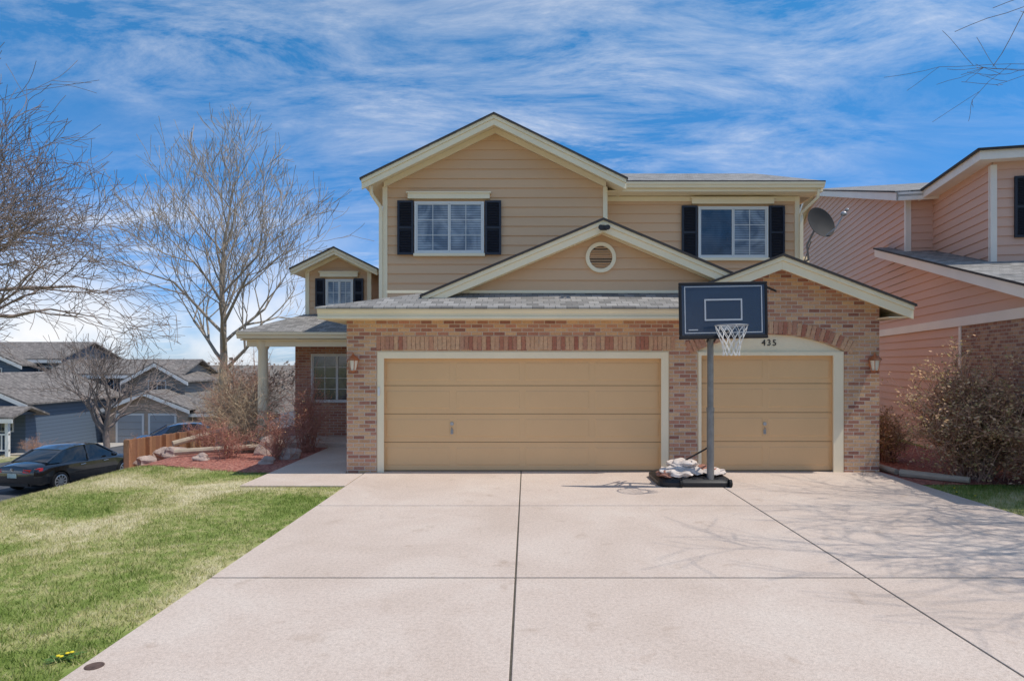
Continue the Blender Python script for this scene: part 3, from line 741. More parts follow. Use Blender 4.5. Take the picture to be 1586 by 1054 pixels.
for i,(c,r_,mt) in enumerate((((2.42,10.15,.235),(.33,.22,.075),m_sack),((2.78,10.3,.22),(.24,.22,.06),m_sackr),((2.50,10.38,.30),(.26,.2,.07),m_sack),((2.9,10.12,.215),(.2,.18,.05),m_sack),((2.2,10.1,.19),(.15,.2,.05),m_sackr),((2.48,10.2,.34),(.2,.16,.05),m_sack),((2.35,9.98,.2),(.18,.1,.04),m_sack))):
    s_=thing('sandbag',('white woven weight sack slumped on the hoop base' if mt is m_sack else 'red-brown rock-filled sack on the hoop base'),'sandbag',c,'weight sacks on the hoop base')
    mb=MB(); mb.blob(c,r_,rng,.16,30,18)
    mb.v=[(x,y,max(z,.165)) for x,y,z in [(x+.02*math.sin(31*y+17*z+i),y+.015*math.sin(27*x+i),z+.022*math.sin(23*x+2*i)*math.cos(29*y+i)) for x,y,z in mb.v]]
    part('sack',mb,mt,s_,smooth=True)

# ------------------------------------------------------------ trees
def grow(rng,p,d,L,r,lev,mx,out,up,spread,wob,shrink,kids):
    pts=[p];rad=[r];n=4;D=d.copy()
    for i in range(n):
        D=(D+Vector((rng.gauss(0,wob),rng.gauss(0,wob),rng.gauss(0,wob)+up))).normalized()
        p=p+D*(L/n); pts.append(p); rad.append(r*(1-.4*(i+1)/n))
    out[min(lev,len(out)-1)].append((pts,rad))
    if lev>=mx: return
    k=kids[min(lev,len(kids)-1)]
    for j in range(k):
        t=1.0 if j<2 else rng.uniform(.35,.9)
        i=min(n,max(1,int(round(t*n)))); q=pts[i]
        az=rng.uniform(0,2*math.pi); a=D.orthogonal().normalized(); b_=D.cross(a)
        sp=spread*rng.uniform(.6,1.3)
        nd=(D*math.cos(sp)+(a*math.cos(az)+b_*math.sin(az))*math.sin(sp)).normalized()
        grow(rng,q,nd,L*shrink*rng.uniform(.75,1.15),rad[i]*rng.uniform(.55,.8),lev+1,mx,out,up,spread,wob,shrink,kids)
def tree(label,base,H0,L,r,mx,seed,mat,lean=(0,0,1),up=.05,spread=.5,wob=.08,shrink=.76,kids=(4,4,4,4,3,3),bud=0,name='bare_tree',minr=.004,leader=0,twig=None):
    rng=random.Random(seed); e=thing(name,label,'tree',base)
    out=[[],[],[],[]]
    p=Vector(base); d=Vector(lean).normalized()
    tp=[p-Vector((0,0,.2)),p,p+d*H0*.5+Vector((rng.gauss(0,.04),rng.gauss(0,.04),0)),p+d*H0]
    mb=MB(); mb.tube(tp,[r*1.5,r*1.25,r*1.02,r*.9],10)
    if leader:
        pts=[tp[-1]];rad=[r*.9];D=d.copy();n=10
        for i in range(n):
            D=(D+Vector((rng.gauss(0,.06),rng.gauss(0,.06),.05))).normalized(); pts.append(pts[-1]+D*leader/n); rad.append(r*.9*(1-.88*(i+1)/n))
        mb.tube(pts,rad,8)
        for j in range(20):
            f=(j+.3)/20; i=min(n-1,int(f*n)); q=pts[i].lerp(pts[i+1],f*n-i)
            az=j*2.4+rng.uniform(-.4,.4); sp=spread*(1.55-.6*f)*rng.uniform(.85,1.15)
            nd=Vector((math.cos(az)*math.sin(sp),math.sin(az)*math.sin(sp),math.cos(sp)))
            grow(rng,q,nd,L*(1.2-.6*f)*rng.uniform(.85,1.15),max(.018,rad[i]*.5),2 if f>.45 else 1,mx,out,up,spread,wob,shrink,kids)
    else:
      for j in range(kids[0]+1):
        az=j*2*math.pi/(kids[0]+1)+rng.uniform(-.3,.3); sp=spread*rng.uniform(.5,1.15)
        if j==0: sp=.1
        nd=(d*math.cos(sp)+Vector((math.cos(az),math.sin(az),0))*math.sin(sp)).normalized()
        grow(rng,tp[-1]-Vector((0,0,rng.uniform(0,.25*H0))),nd,L*rng.uniform(.85,1.1)*(1.15 if j==0 else 1),r*.62,1,mx,out,up,spread,wob,shrink,kids)
    for pts,rad in out[1]: mb.tube(pts,rad,7)
    part('trunk',mb,mat,e,smooth=True)
    mb=MB()
    for lv in out[2:]:
        for pts,rad in lv: mb.tube(pts,[max(minr,x) for x in rad],4 if rad[0]>.02 else 3,cap=False)
    if bud:
        for pts,rad in out[3]:
            for _ in range(bud):
                q=pts[rng.randint(1,4)]+Vector((rng.gauss(0,.04),rng.gauss(0,.04),rng.gauss(0,.04))); s_=rng.uniform(.01,.022)
                a=Vector((rng.gauss(0,1),rng.gauss(0,1),rng.gauss(0,1))).normalized()*s_; b_=a.orthogonal().normalized()*s_
                mb.add([tuple(q-a),tuple(q+b_),tuple(q+a),tuple(q-b_)],[(0,1,2,3)])
    part('crown',mb,twig or mat,e)
    return e
m_bark=M('grey_tan_bark',(.34,.28,.22),.9,.25,8,.5,dist=.01)
m_twigpale=M('pale_twig_bark',(.38,.31,.24),.9,.2,8,.3)
m_bark2=M('grey_bark',(.24,.19,.165),.9,.25,8,.5,dist=.01)
tree('tall slender leafless tree with upswept branches behind the fence',(-10.35,22,H(-10.35,22)),2.9,1.95,.15,5,11,m_bark,up=.08,spread=.55,wob=.08,kids=(5,4,4,3,3,3),bud=1,minr=.0075,leader=6.6,twig=m_twigpale)
tree('leafless spreading tree with dense fine twigs beside the lawn',(-10.35,10.2,H(-10.35,10.2)),3.1,1.82,.15,6,5,m_bark2,up=.01,spread=.62,wob=.12,kids=(7,5,5,4,3),minr=.0045)
tree('small leafless street tree near the far houses',(-19.6,30,H(-19.6,30)),1.5,1.75,.14,5,8,m_bark2,up=.02,spread=.6,kids=(5,4,4,3,3),minr=.009)
tree('leafless young tree overhanging the driveway edge',(9.6,7.0,0),2.4,2.0,.13,6,21,m_bark2,up=.02,spread=.62,kids=(7,4,4,3,3),minr=.004)

# ------------------------------------------------------------ bushes
m_leaf=islandmat('dry_olive_leaves',[(0,(.32,.24,.09)),(.3,(.55,.34,.18)),(.6,(.66,.42,.27)),(.8,(.40,.32,.13)),(1,(.60,.36,.22))],.9,False,spec=.03)
m_twig=M('brown_twigs',(.42,.25,.18),.9,.3,10,.2,spec=.1)
m_twig2=M('straw_twigs',(.50,.38,.25),.9,.3,10,.2,spec=.1)
m_twig3=M('reddish_twigs',(.42,.20,.15),.9,.3,10,.2,spec=.1)
def bush(label,c,rad,n,seed,mat,leaves=0,leafmat=None,lsize=.03,tw=.006,name='bush',lev=2):
    rng=random.Random(seed); e=thing(name,label,'bush',c); mb=MB(); tips=[]
    for _ in range(n):
        az=rng.uniform(0,6.283); el=rng.uniform(.15,1.0)
        tip=Vector((rad[0]*math.cos(az)*(1-el*el*.8),rad[1]*math.sin(az)*(1-el*el*.8),rad[2]*(.3+.7*el)))*rng.uniform(.6,1.15)
        b0=Vector(c)+Vector((rng.gauss(0,rad[0]*.12),rng.gauss(0,rad[1]*.12),0))
        p0=b0; mid=b0+Vector((tip.x*.35,tip.y*.35,tip.z*.6)); end=Vector(c)+tip
        pts=[p0,(p0+mid)/2+Vector((rng.gauss(0,.03),rng.gauss(0,.03),0)),mid,(mid+end)/2+Vector((rng.gauss(0,.04),rng.gauss(0,.04),.03)),end]
        mb.tube(pts,[tw*1.8,tw*1.5,tw*1.2,tw,tw*.6],4,cap=False)
        for __ in range(7):
            t=rng.uniform(.3,1); i=min(3,int(t*4)); q=pts[i].lerp(pts[i+1],rng.random())
            dv=Vector((rng.gauss(0,1),rng.gauss(0,1),rng.gauss(.35,.8))).normalized(); ln=rng.uniform(.1,.32)*rad[2]
            q2=q+dv*ln*.5+Vector((0,0,.01)); q3=q+dv*ln+Vector((rng.gauss(0,.03),rng.gauss(0,.03),rng.gauss(0,.03)))
            mb.tube([q,q2,q3],[tw*.7,tw*.6,tw*.4],3,cap=False); tips+=[q2,q3,q]
            for ___ in range(lev):
                dv2=(dv+Vector((rng.gauss(0,.7),rng.gauss(0,.7),rng.gauss(0,.7)))).normalized(); mb.tube([q2,q2+dv2*ln*.5],[tw*.5,tw*.35],3,cap=False); tips.append(q2+dv2*ln*.5)
    part('branch',mb,mat,e)
    if leaves:
        mb=MB()
        for _ in range(leaves):
            q=rng.choice(tips)+Vector((rng.gauss(0,.035),rng.gauss(0,.035),rng.gauss(0,.035)))
            if q.z<.03: continue
            a=Vector((rng.gauss(0,1),rng.gauss(0,1),rng.gauss(0,1))).normalized(); b_=a.orthogonal().normalized()
            s_=rng.uniform(.5,1.2)*lsize
            mb.add([tuple(q-a*s_),tuple(q+b_*s_*.5+a*s_*.1),tuple(q+a*s_),tuple(q-b_*s_*.5+a*s_*.1)],[(0,1,2,3)])
        part('leaves',mb,leafmat,e)
    return e
bush('large shrub with dry orange-brown and olive leaves beside the pink house',(7.45,10.7,0),(1.3,.95,2.0),170,1,m_twig,20000,m_leaf,.030,.007)
bush('dry leafy shrub beside the garage corner',(7.0,12.6,0),(.6,.7,1.0),50,2,m_twig,3500,m_leaf,.030)
bush('dry leafy shrub at the edge of the grass',(8.15,9.7,0),(1.0,.8,1.75),120,3,m_twig,13000,m_leaf,.029,.007)
bush('bare purple-brown shrub by the porch window',(-4.75,13.9,0),(.75,.5,1.7),60,4,m_twig3,500,m_leaf,.018,.004)
bush('bare straw-coloured shrub in front of the porch',(-5.95,13.9,0),(1.1,.7,1.5),55,5,m_twig2,0,None,.02,.004)
bush('bare straw-coloured shrub at the mulch bed edge',(-6.9,15.6,H(-6.9,15.6)),(1.0,.9,1.8),50,6,m_twig2,0,None,.02,.0045)
bush('low bare reddish shrub in the mulch',(-4.95,12.8,0),(.75,.45,.95),45,7,m_twig3,250,m_leaf,.016,.0038)
bush('small bare reddish shrub near the boulders',(-6.0,13.0,0),(.75,.5,.8),40,17,m_twig3,150,m_leaf,.016,.0038)
bush('bare reddish shrub at the far side of the bed',(-7.0,14.2,H(-7.0,14.2)),(.7,.5,.85),35,18,m_twig3,0,None,.018,.0038)
bush('bare tan shrub behind the fence',(-9.2,20,H(-9.2,20)),(1.1,1.0,2.6),80,8,m_twig2,0,None,.02,.006)
bush('bare brown shrub beside the porch',(-8.0,18.5,H(-8.0,18.5)),(1.3,1.0,2.6),90,9,m_twig,0,None,.02,.006)

m_rock=M('pink_granite',(.44,.34,.29),.9,.25,7,.6,dist=.02)
m_log=M('weathered_log',(.46,.38,.29),.9,.2,6,.5,dist=.02,stretch=(1,1,4))
rng=random.Random(9)
for (x,y,sx,sz) in ((-8.0,14.4,.28,.18),(-7.6,13.9,.24,.15),(-7.9,13.4,.2,.12),(-4.95,12.3,.15,.1),(-5.4,13.6,.28,.26),(-6.4,12.7,.16,.1),(-8.5,15.2,.3,.24),(-4.75,12.9,.2,.16)):
    e=thing('boulder','rough pinkish granite boulder resting in red mulch','rock',(x,y,H(x,y)),'landscape boulders')
    mb=MB(); mb.blob((x,y,H(x,y)+sz*.4),(sx,sx*.8,sz),rng,.2,16,11); part('stone',mb,m_rock,e)
for (a,c) in (((-7.9,14.4,.12),(-6.2,16.2,.62)),((-7.2,13.2,.1),(-5.3,13.9,.16)),((6.3,10.9,.07),(7.0,10.2,.07)),((6.25,12.6,.07),(6.3,11.0,.07))):
    e=thing('timber_log','weathered grey landscape timber lying in the bed','log',a,'landscape timbers')
    mb=MB(); mb.tube([a,tuple((Vector(a)+Vector(c))/2),c],[.065,.06,.05],8); part('timber',mb,m_log,e,smooth=True)
e=thing('utility_cover','small round rusty utility cover set in the driveway','utility cover',(-2.7,4.03,.03))
mb=MB(); mb.lathe((-2.7,4.03,.026),[(.055,0),(.055,.007),(.045,.009),(.04,.006)],24); part('lid',mb,M('rusty_iron',(.11,.07,.055),.8,.4,20,.4),e)
m_yel=M('yellow_petals',(.80,.62,.03),.7,.1); m_grn=M('green_stem',(.08,.16,.03),.7,.1)
rng=random.Random(12)
for k in range(7):
    if k<4: x=-2.95-rng.random()*.08; y=3.98+rng.random()*.25
    else: x=6.25+rng.random()*.2; y=8.6+rng.random()*1.2
    e=thing('dandelion','yellow dandelion at the edge of the lawn','flower',(x,y,0),'dandelions along the driveway')
    mb=MB(); mb.tube([(x,y,0),(x,y,.035)],.002,4)
    for q in range(5):
        t=rng.uniform(0,6.28); mb.add([(x,y,.012),(x+.05*math.cos(t-.2),y+.05*math.sin(t-.2),.03),(x+.09*math.cos(t),y+.09*math.sin(t),.025),(x+.05*math.cos(t+.2),y+.05*math.sin(t+.2),.03)],[(0,1,2,3)])
    part('stem',mb,m_grn,e); mb=MB(); mb.lathe((x,y,.035),[(.005,0),(.013,.005),(.011,.009),(.004,.011)],10); part('petals',mb,m_yel,e)

# ------------------------------------------------------------ fence
m_fence=islandmat('stained_fence_boards',[(0,(.34,.17,.09)),(.5,(.42,.22,.12)),(1,(.29,.14,.08))],.8)
e=thing('wooden_fence','reddish brown solid plank fence stepping down the slope','fence',(-8.1,13,0))
mb=MB(); A=Vector((-8.1,13.0,0)); B=Vector((-12.2,25,0)); n=84; d=(B-A)/n; u=d.normalized(); w=Vector((-u.y,u.x,0))
for k in range(n):
    p=A+d*k; q=p+d*.93; zt=.36-.95*k/n+random.uniform(-.008,.008); zb=H(p.x,p.y)-.05
    a=[(p.x,p.y),(q.x,q.y),(q.x+w.x*.02,q.y+w.y*.02),(p.x+w.x*.02,p.y+w.y*.02)]; mb.xy(a,zb,zt)
part('plank',mb,m_fence,e)
mb=MB()
for k in range(0,n+1,12):
    p=A+d*k-w*.06; zt=.38-.95*k/n; mb.box(p.x-.05,p.x+.05,p.y-.05,p.y+.05,H(p.x,p.y)-.1,zt)
part('post',mb,m_fence,e,split=True)

# ------------------------------------------------------------ cars
def car(label,pos,ang,paint,scale=1.0,hs=1.0):
    e=thing('parked_car',label,'car',pos)
    T=Matrix.Translation(pos)@Matrix.Rotation(ang,4,'Z')@Matrix.Diagonal((scale,scale,scale*hs,1))@Matrix.Translation((-2.4,0,0))
    st=[(0,.70,.40,.78,.86),(.05,.80,.30,.86,.98),(.3,.87,.24,.90,1.05),(.9,.905,.2,.92,1.03),(1.6,.915,.18,.92,.98),(2.4,.915,.18,.9,.95),(3.3,.905,.18,.88,.97),(3.9,.89,.2,.84,.9),(4.4,.83,.22,.74,.79),(4.7,.70,.28,.60,.65),(4.8,.56,.36,.5,.54)]
    mb=MB(T); rings=[]
    for x,w,zb,zt,zc_ in st:
        h=[(0,zb),(.82*w,zb),(.97*w,zb+.1),(1.0*w,(zb+zt)*.5),(.985*w,zt-.06),(.92*w,zt),(.6*w,(zt*.35+zc_*.65)),(0,zc_)]
        r_=[(x,a,b) for a,b in h]+[(x,-a,b) for a,b in h[-2:0:-1]]
        rings.append(r_)
    loft(mb,rings)
    body=part('body',mb,paint,e,smooth=True)
    cut=MB(T)
    for wx in (.95,3.75):
        cut.lathe((wx,-1.2,.33),[(.37,0),(.37,2.4)],28,'Y')
    cm=bpy.data.meshes.new('c'); cm.from_pydata(cut.v,[],cut.f); co=bpy.data.objects.new('c',cm); COL.objects.link(co)
    bm=__import__('bmesh').new(); bm.from_mesh(cm); __import__('bmesh').ops.recalc_face_normals(bm,faces=bm.faces); bm.to_mesh(cm); bm.free()
    bm=__import__('bmesh').new(); bm.from_mesh(body.data); __import__('bmesh').ops.recalc_face_normals(bm,faces=bm.faces); bm.to_mesh(body.data); bm.free()
    md=body.modifiers.new('b','BOOLEAN'); md.object=co; md.operation='DIFFERENCE'; md.solver='EXACT'
    bpy.context.view_layer.update()
    nm=bpy.data.meshes.new_from_object(body.evaluated_get(bpy.context.evaluated_depsgraph_get()))
    body.modifiers.clear(); body.data=nm; bpy.data.objects.remove(co)
    gh=[(.62,.70,1.0,1.02,.66),(1.3,.80,.97,1.34,.60),(1.75,.83,.94,1.42,.61),(2.4,.83,.92,1.45,.62),(2.75,.82,.92,1.40,.60),(3.5,.74,.93,.95,.70)]
    g=MB(T); rings=[]
    for x,wb,zb,zt,wt in gh:
        rings.append([(x,wb,zb-.04),(x,(wb+wt)/2+.02,(zb+zt)/2),(x,wt,zt),(x,wt*.5,zt+.02),(x,0,zt+.025),(x,-wt*.5,zt+.02),(x,-wt,zt),(x,-(wb+wt)/2-.02,(zb+zt)/2),(x,-wb,zb-.04)])
    loft(g,rings); part('windshield',g,m_carglass,e,smooth=True)
    rf=MB(T); rings=[]
    for x,wb,zb,zt,wt in gh[1:5]:
        rings.append([(x,wt+.012,zt-.03),(x,wt+.01,zt+.012),(x,wt*.5,zt+.034),(x,0,zt+.04),(x,-wt*.5,zt+.034),(x,-wt-.01,zt+.012),(x,-wt-.012,zt-.03)])
    loft(rf,rings)
    for sg in (1,-1):
        for pts in ([(.6,.70,1.0),(1.3,.615,1.34)],[(3.5,.74,.95),(2.75,.615,1.40)],[(2.15,.84,.93),(2.2,.635,1.43)]):
            rf.tube([(x,sg*y,z) for x,y,z in pts],.035,6)
        rf.prism([(.62,sg*.73,.97),(1.05,sg*.80,.96),(1.45,sg*.64,1.36),(1.28,sg*.62,1.35)],[(.62,sg*.70,.97),(1.05,sg*.77,.96),(1.45,sg*.60,1.36),(1.28,sg*.58,1.35)])
    part('roof',rf,paint,e,smooth=True)
    for wx in (.95,3.75):
        for sg in (1,-1):
            t=MB(T@Matrix.Translation((wx,sg*.80,.33))); t.lathe((0,-.11,0),[(.22,0),(.31,0),(.33,.03),(.33,.19),(.31,.22),(.22,.22)],26,'Y')
            wo=part('wheel',t,m_rubber,e,smooth=True)
            r_=MB(T@Matrix.Translation((wx,sg*.80,.33))); yo=sg*.115
            nn=24
            r_.lathe((0,min(yo,yo-.02*sg),0),[(.05,0),(.05,.02)],12,'Y')
            for k in range(10):
                a=2*math.pi*k/10; c,s_=math.cos(a),math.sin(a)
                r_.prism([(c*.04-s_*.022,yo-.01,s_*.04+c*.022),(c*.04+s_*.022,yo-.01,s_*.04-c*.022),(c*.21+s_*.02,yo-.01,s_*.21-c*.02),(c*.21-s_*.02,yo-.01,s_*.21+c*.02)],
                         [(c*.04-s_*.022,yo+.012,s_*.04+c*.022),(c*.04+s_*.022,yo+.012,s_*.04-c*.022),(c*.21+s_*.02,yo+.012,s_*.21-c*.02),(c*.21-s_*.02,yo+.012,s_*.21+c*.02)])
            vs=[(.22*math.cos(2*math.pi*k/nn),yo,.22*math.sin(2*math.pi*k/nn)) for k in range(nn+1)]
            r_.tube(vs,.018,6,cap=False)
            part('rim',r_,m_rimm,wo,smooth=True)
    for sg in (1,-1):
        t=MB(T); 
        loft(t,[[(-.012+.0,sg*.42,.76),(-.0,sg*.66,.74),(-.0,sg*.68,.85),(-.012+.02,sg*.42,.86)],[(.06,sg*.42,.76),(.28,sg*.90,.80),(.3,sg*.89,.9),(.1,sg*.42,.88)]])
        part('tail_lamp',t,m_red,e)
        t=MB(T); t.blob((3.15,sg*1.0,.98),(.09,.12,.075),random,.03); part('mirror',t,paint,e,smooth=True)
        t=MB(T); t.tube([(1.75,sg*.925,.79),(1.95,sg*.93,.8)],.014,6); part('handle',t,m_rimm,e)
        t=MB(T); t.tube([(2.75,sg*.925,.79),(2.95,sg*.93,.8)],.014,6); part('handle',t,m_rimm,e)
    t=MB(T); t.box(-.025,.0,-.17,.17,.58,.72) ; part('number_plate',t,m_plate,e)
    t=MB(T); t.box(-.02,.02,-.4,.4,.79,.81); t.lathe((-.02,0,.85),[(.045,0),(.045,.02)],16,'Y'); part('trunk_trim',t,m_rimm,e)
    t=MB(T); t.box(-.01,.05,-.62,.62,.30,.40); part('bumper_insert',t,m_black,e)
    return e
m_plate=M('plate_white_green',(.5,.6,.55),.5,.3,12,0)
m_rimm=M('silver_alloy',(.6,.6,.6),.3,.1,metal=.8); m_red=M('red_lens',(.5,.02,.015),.2,.1,spec=.6)
def paintm(n,c):
    m=M(n,c,.18,.02,2,0,spec=.6); m.node_tree.nodes['Principled BSDF'].inputs['Coat Weight'].default_value=1; return m
car('shiny black sedan parked on the lower street',(-16.75,23.9,H(-16.75,23.9)+.012),math.radians(80),paintm('black_car_paint',(.008,.009,.011)))
car('dark blue car parked behind the fence',(-16.3,31.5,H(-16.3,31.5)+.012),math.radians(30),paintm('blue_car_paint',(.015,.03,.07)),1.0,1.2)

# ------------------------------------------------------------ far houses
def farhouse(label,loc,wallmat,blocks,wins,gars,extra=None):
    e=thing('house',label,'house',loc)
    w=MB();r_=MB();t=MB()
    for b_ in blocks:
        kind,x0,x1,y0,y1,zb,ze,zp=b_
        if kind=='x':
            ym=(y0+y1)/2
            w.prism([(x0,y0,zb),(x0,y1,zb),(x0,y1,ze),(x0,ym,zp-.15),(x0,y0,ze)],[(x1,y0,zb),(x1,y1,zb),(x1,y1,ze),(x1,ym,zp-.15),(x1,y0,ze)])
            s_=(zp-ze)/(ym-y0); o_=.45
            for ya in (y0-o_,y1+o_):
                r_.slab([(x0-.4,ya,ze-s_*o_+.1),(x1+.4,ya,ze-s_*o_+.1),(x1+.4,ym,zp+.1),(x0-.4,ym,zp+.1)],.1)
            t.box(x0-.38,x1+.38,y0-o_-.03,y0-o_+.02,ze-s_*o_-.2,ze-s_*o_+.0)
        else:
            xm=(x0+x1)/2; s_=(zp-ze)/(xm-x0); o_=.4
            w.prism([(x0,y0,zb),(x1,y0,zb),(x1,y0,ze),(xm,y0,zp-.12),(x0,y0,ze)],[(x0,y1,zb),(x1,y1,zb),(x1,y1,ze),(xm,y1,zp-.12),(x0,y1,ze)])
            for xa in (x0-o_,x1+o_):
                za=ze-s_*o_+.1
                r_.slab([(xa,y0-.4,za),(xm,y0-.4,zp+.1),(xm,y1,zp+.1),(xa,y1,za)],.1)
                t.xz([(xa,za-.1),(xm,zp),(xm,zp-.22),(xa,za-.32)],y0-.42,y0-.38)
    part('wall',w,wallmat,e); ro=part('roof',r_,m_farroof,e); part('fascia',t,m_white,ro,split=True)
    for x0,x1,z0,z1,y in wins: window(e,None,x0,x1,z0,z1,y,2,(True,),head=False,rows=2,dark=True)
    for x0,x1,z0,z1,y in gars:
        g=MB(); box4(g,x0-.12,x1+.12,z0-.12,z1+.12,y-.05,y,.12); gf=part('garage_door_frame',g,m_white,e)
        g=MB(); 
        for k in range(4):
            a=z0+(z1-z0)*k/4; g.box(x0,x1,y-.03,y,a+.01,a+(z1-z0)/4-.01)
        part('garage_door',g,m_ggrey,gf)
    return e
m_farroof=shinglemat('weathered_shingle',(.20,.175,.155)); m_ggrey=M('grey_garage_door',(.34,.36,.38),.5,.05)
def lapmat(name,c,per=.2):
    m,nt,b=newmat(name)
    tc=nt.nodes.new('ShaderNodeTexCoord'); sx=nt.nodes.new('ShaderNodeSeparateXYZ'); nt.links.new(tc.outputs['Object'],sx.inputs[0])
    a=N(nt,'ShaderNodeMath',operation='MULTIPLY'); a.inputs[1].default_value=1/per; nt.links.new(sx.outputs[2],a.inputs[0])
    f=N(nt,'ShaderNodeMath',operation='FRACT'); nt.links.new(a.outputs[0],f.inputs[0])
    r=ramp(nt,[(0,mulc(c,.5)),(.1,c),(.9,mulc(c,1.05)),(1,mulc(c,.6))],f.outputs[0]); nt.links.new(r.outputs[0],b.inputs['Base Color']); b.inputs['Roughness'].default_value=.8
    return m
m_bluew=lapmat('blue_grey_siding',(.10,.135,.18)); m_greyw=lapmat('taupe_siding',(.27,.245,.22)); m_stone=brickmat('stone_veneer',[(0,(.45,.35,.26)),(1,(.55,.40,.3))],(.38,.34,.3),.4,.2)
farhouse('dark blue-grey two-storey house with shingle roof',(-38,45,-3),m_bluew,[('x',-48,-32.5,45,51,-3.4,2.3,3.4),('y',-38.2,-34.2,43.6,46,-3.4,1.9,2.8)],[(-36.9,-35.4,.4,1.6,43.6),(-34.0,-33.0,.7,1.7,45),(-34.0,-32.9,-2.2,-1.0,45),(-36.9,-35.4,-1.9,-.8,43.6)],[])
farhouse('taupe house with white trimmed gables and upper windows',(-25.5,41,-3),m_greyw,[('x',-31.5,-23.0,43,47,-3.4,1.3,2.1),('y',-26.0,-22.4,42.3,46,-3.4,.9,1.9)],
  [(-24.8,-23.6,-.1,.8,42.3),(-30.6,-29.4,0,1.0,43),(-28,-27.0,0,1.0,43),(-30.6,-29.2,-2.2,-1.0,43)],[])
farhouse('low stone garage with white trimmed gable and grey doors',(-23.4,40,-3),m_stone,[('y',-25.8,-21.0,39.8,42.2,-3.4,-.8,.15),('x',-21.0,-19.2,40.5,42.8,-3.4,-.9,-.1)],
  [],[(-25.2,-23.7,-3.0,-1.3,39.8),(-23.2,-21.7,-3.0,-1.3,39.8)])
h3=farhouse('small cottage with grey roof and white porch railing',(-28,34,-2.5),m_bluew,[('y',-33,-26.4,34,42,-3,-.1,1.3),('x',-33,-26.0,32.6,34.2,-.75,-.7,-.4)],[(-27.9,-27.0,-1.7,-.8,34)],[])
mb=MB()
for k in range(30): mb.box(-32+k*.2,-31.95+k*.2,32.4,32.45,-2.5,-1.7)
mb.box(-32.1,-26,32.38,32.47,-1.7,-1.62); mb.box(-32.1,-26,32.38,32.47,-2.5,-2.43); mb.box(-26.15,-26.0,32.35,32.5,-2.8,-.75); mb.box(-29.1,-28.95,32.35,32.5,-2.8,-.75)
part('railing',mb,m_white,h3)
m_green=islandmat('green_leaves',[(0,(.03,.06,.015)),(.5,(.07,.11,.03)),(1,(.12,.14,.05))],.8,False)
bush('rounded green shrub by the far houses',(-21.5,36,H(-21.5,36)),(1.1,1,1.0),40,31,m_twig,3500,m_green,.09)
bush('rounded green shrub beside the street',(-25.3,33.2,H(-25.3,33.2)),(.9,.9,1.0),40,32,m_twig,3000,m_green,.09)
rng=random.Random(55); mb=MB()
for k in range(900):
    x=rng.uniform(-260,60); y=rng.uniform(95,170); h=rng.uniform(1.5,4.5); z0=H(x,y)
    for q in range(26):
        c=Vector((x+rng.gauss(0,1.6),y+rng.gauss(0,1.6),z0+abs(rng.gauss(.5,.3))*h)); s_=rng.uniform(.15,.4)
        a=Vector((rng.gauss(0,1),rng.gauss(0,1),rng.gauss(0,1))).normalized()*s_; b_=a.orthogonal().normalized()*s_
        mb.add([tuple(c-a),tuple(c+b_),tuple(c+a),tuple(c-b_)],[(0,1,2,3)])
m_farleaf=islandmat('distant_branches',[(0,(.18,.14,.11)),(1,(.29,.23,.19))],.9,False)
o=part('distant_trees',mb,m_farleaf,kind='stuff'); o['label']='hazy brown line of distant trees'; o['category']='trees'

# ------------------------------------------------------------ light, sky
sv=Vector((1.37,-.3,2.45)).normalized()
el=math.asin(sv.z); az=math.atan2(sv.x,sv.y)
L_=bpy.data.lights.new('sun','SUN'); L_.energy=3.5; L_.angle=math.radians(.5); L_.color=(1,.94,.86)
lo=bpy.data.objects.new('sun',L_); COL.objects.link(lo); lo.rotation_euler=(-sv).to_track_quat('-Z','Y').to_euler(); lo.location=(20,-5,30)
W=bpy.data.worlds.new('World'); S.world=W; W.use_nodes=True; nt=W.node_tree; bg=nt.nodes['Background']
sky=nt.nodes.new('ShaderNodeTexSky'); sky.sky_type='NISHITA'; sky.sun_disc=False; sky.sun_elevation=el; sky.sun_rotation=az; sky.air_density=1.0; sky.dust_density=.3; sky.ozone_density=3; sky.altitude=1600
tc=nt.nodes.new('ShaderNodeTexCoord'); sx=nt.nodes.new('ShaderNodeSeparateXYZ'); nt.links.new(tc.outputs['Generated'],sx.inputs[0])
zz=N(nt,'ShaderNodeMath',operation='MAXIMUM'); zz.inputs[1].default_value=0; nt.links.new(sx.outputs[2],zz.inputs[0])
za=N(nt,'ShaderNodeMath',operation='ADD'); za.inputs[1].default_value=.2; nt.links.new(zz.outputs[0],za.inputs[0])
dx=N(nt,'ShaderNodeMath',operation='DIVIDE'); nt.links.new(sx.outputs[0],dx.inputs[0]); nt.links.new(za.outputs[0],dx.inputs[1])
dy=N(nt,'ShaderNodeMath',operation='DIVIDE'); nt.links.new(sx.outputs[1],dy.inputs[0]); nt.links.new(za.outputs[0],dy.inputs[1])
cb=nt.nodes.new('ShaderNodeCombineXYZ'); nt.links.new(dx.outputs[0],cb.inputs[0]); nt.links.new(dy.outputs[0],cb.inputs[1])
mp=nt.nodes.new('ShaderNodeMapping'); mp.inputs['Rotation'].default_value=(0,0,math.radians(50)); mp.inputs['Scale'].default_value=(.8,2.0,1); nt.links.new(cb.outputs[0],mp.inputs['Vector'])
c1=N(nt,'ShaderNodeTexNoise',Scale=2.2,Detail=14.0,Roughness=.70,Distortion=.45); nt.links.new(mp.outputs[0],c1.inputs['Vector'])
c2=N(nt,'ShaderNodeTexNoise',Scale=.9,Detail=3.0); nt.links.new(cb.outputs[0],c2.inputs['Vector'])
r1=ramp(nt,[(.40,(0,0,0)),(.56,(.34,.34,.34)),(.76,(.95,.95,.95))],c1.outputs[0]); r2=ramp(nt,[(.34,(.06,.06,.06)),(.56,(1,1,1))],c2.outputs[0])
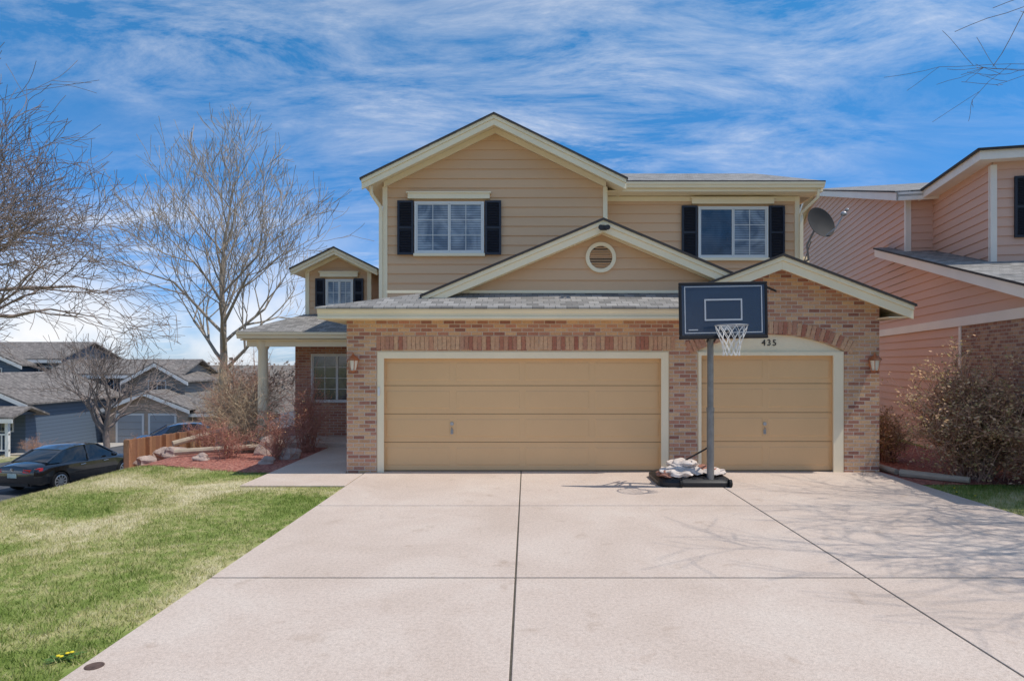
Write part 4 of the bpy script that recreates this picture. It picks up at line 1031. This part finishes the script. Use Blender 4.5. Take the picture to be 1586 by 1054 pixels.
cm=N(nt,'ShaderNodeMath',operation='MULTIPLY'); nt.links.new(r1.outputs[0],cm.inputs[0]); nt.links.new(r2.outputs[0],cm.inputs[1])
c3=N(nt,'ShaderNodeTexNoise',Scale=5.0,Detail=8.0); nt.links.new(tc.outputs['Generated'],c3.inputs['Vector'])
r3=ramp(nt,[(.42,(0,0,0)),(.58,(1,1,1))],c3.outputs[0])
hz=N(nt,'ShaderNodeMapRange'); hz.inputs[1].default_value=.03; hz.inputs[2].default_value=.22; hz.inputs[3].default_value=1; hz.inputs[4].default_value=0; nt.links.new(sx.outputs[2],hz.inputs[0])
c4=N(nt,'ShaderNodeMath',operation='MULTIPLY'); nt.links.new(r3.outputs[0],c4.inputs[0]); nt.links.new(hz.outputs[0],c4.inputs[1])
c5=N(nt,'ShaderNodeMath',operation='MAXIMUM'); nt.links.new(cm.outputs[0],c5.inputs[0]); nt.links.new(c4.outputs[0],c5.inputs[1])
hz2=N(nt,'ShaderNodeMapRange'); hz2.inputs[1].default_value=0; hz2.inputs[2].default_value=.45; hz2.inputs[3].default_value=0; hz2.inputs[4].default_value=1; nt.links.new(sx.outputs[2],hz2.inputs[0])
tr=ramp(nt,[(0,(.40,.52,.80)),(.5,(.30,.70,1.0)),(1,(.30,.92,1.16))],hz2.outputs[0])
tint=N(nt,'ShaderNodeMixRGB',blend_type='MULTIPLY'); tint.inputs[0].default_value=1; nt.links.new(tr.outputs[0],tint.inputs[2]); nt.links.new(sky.outputs[0],tint.inputs[1])
mix=N(nt,'ShaderNodeMixRGB'); nt.links.new(c5.outputs[0],mix.inputs[0]); nt.links.new(tint.outputs[0],mix.inputs[1]); mix.inputs[2].default_value=(6.7,6.7,6.8,1)
nt.links.new(mix.outputs[0],bg.inputs[0]); bg.inputs[1].default_value=.15

cam=bpy.data.cameras.new('camera'); co=bpy.data.objects.new('camera',cam); COL.objects.link(co); co.location=(0,0,1.92); co.rotation_euler=(math.pi/2,0,0)
cam.sensor_width=36; cam.lens=36*1000/1586; cam.shift_x=-23/1586; cam.shift_y=35/1586; cam.clip_end=3000; cam.clip_start=.05
S.camera=co
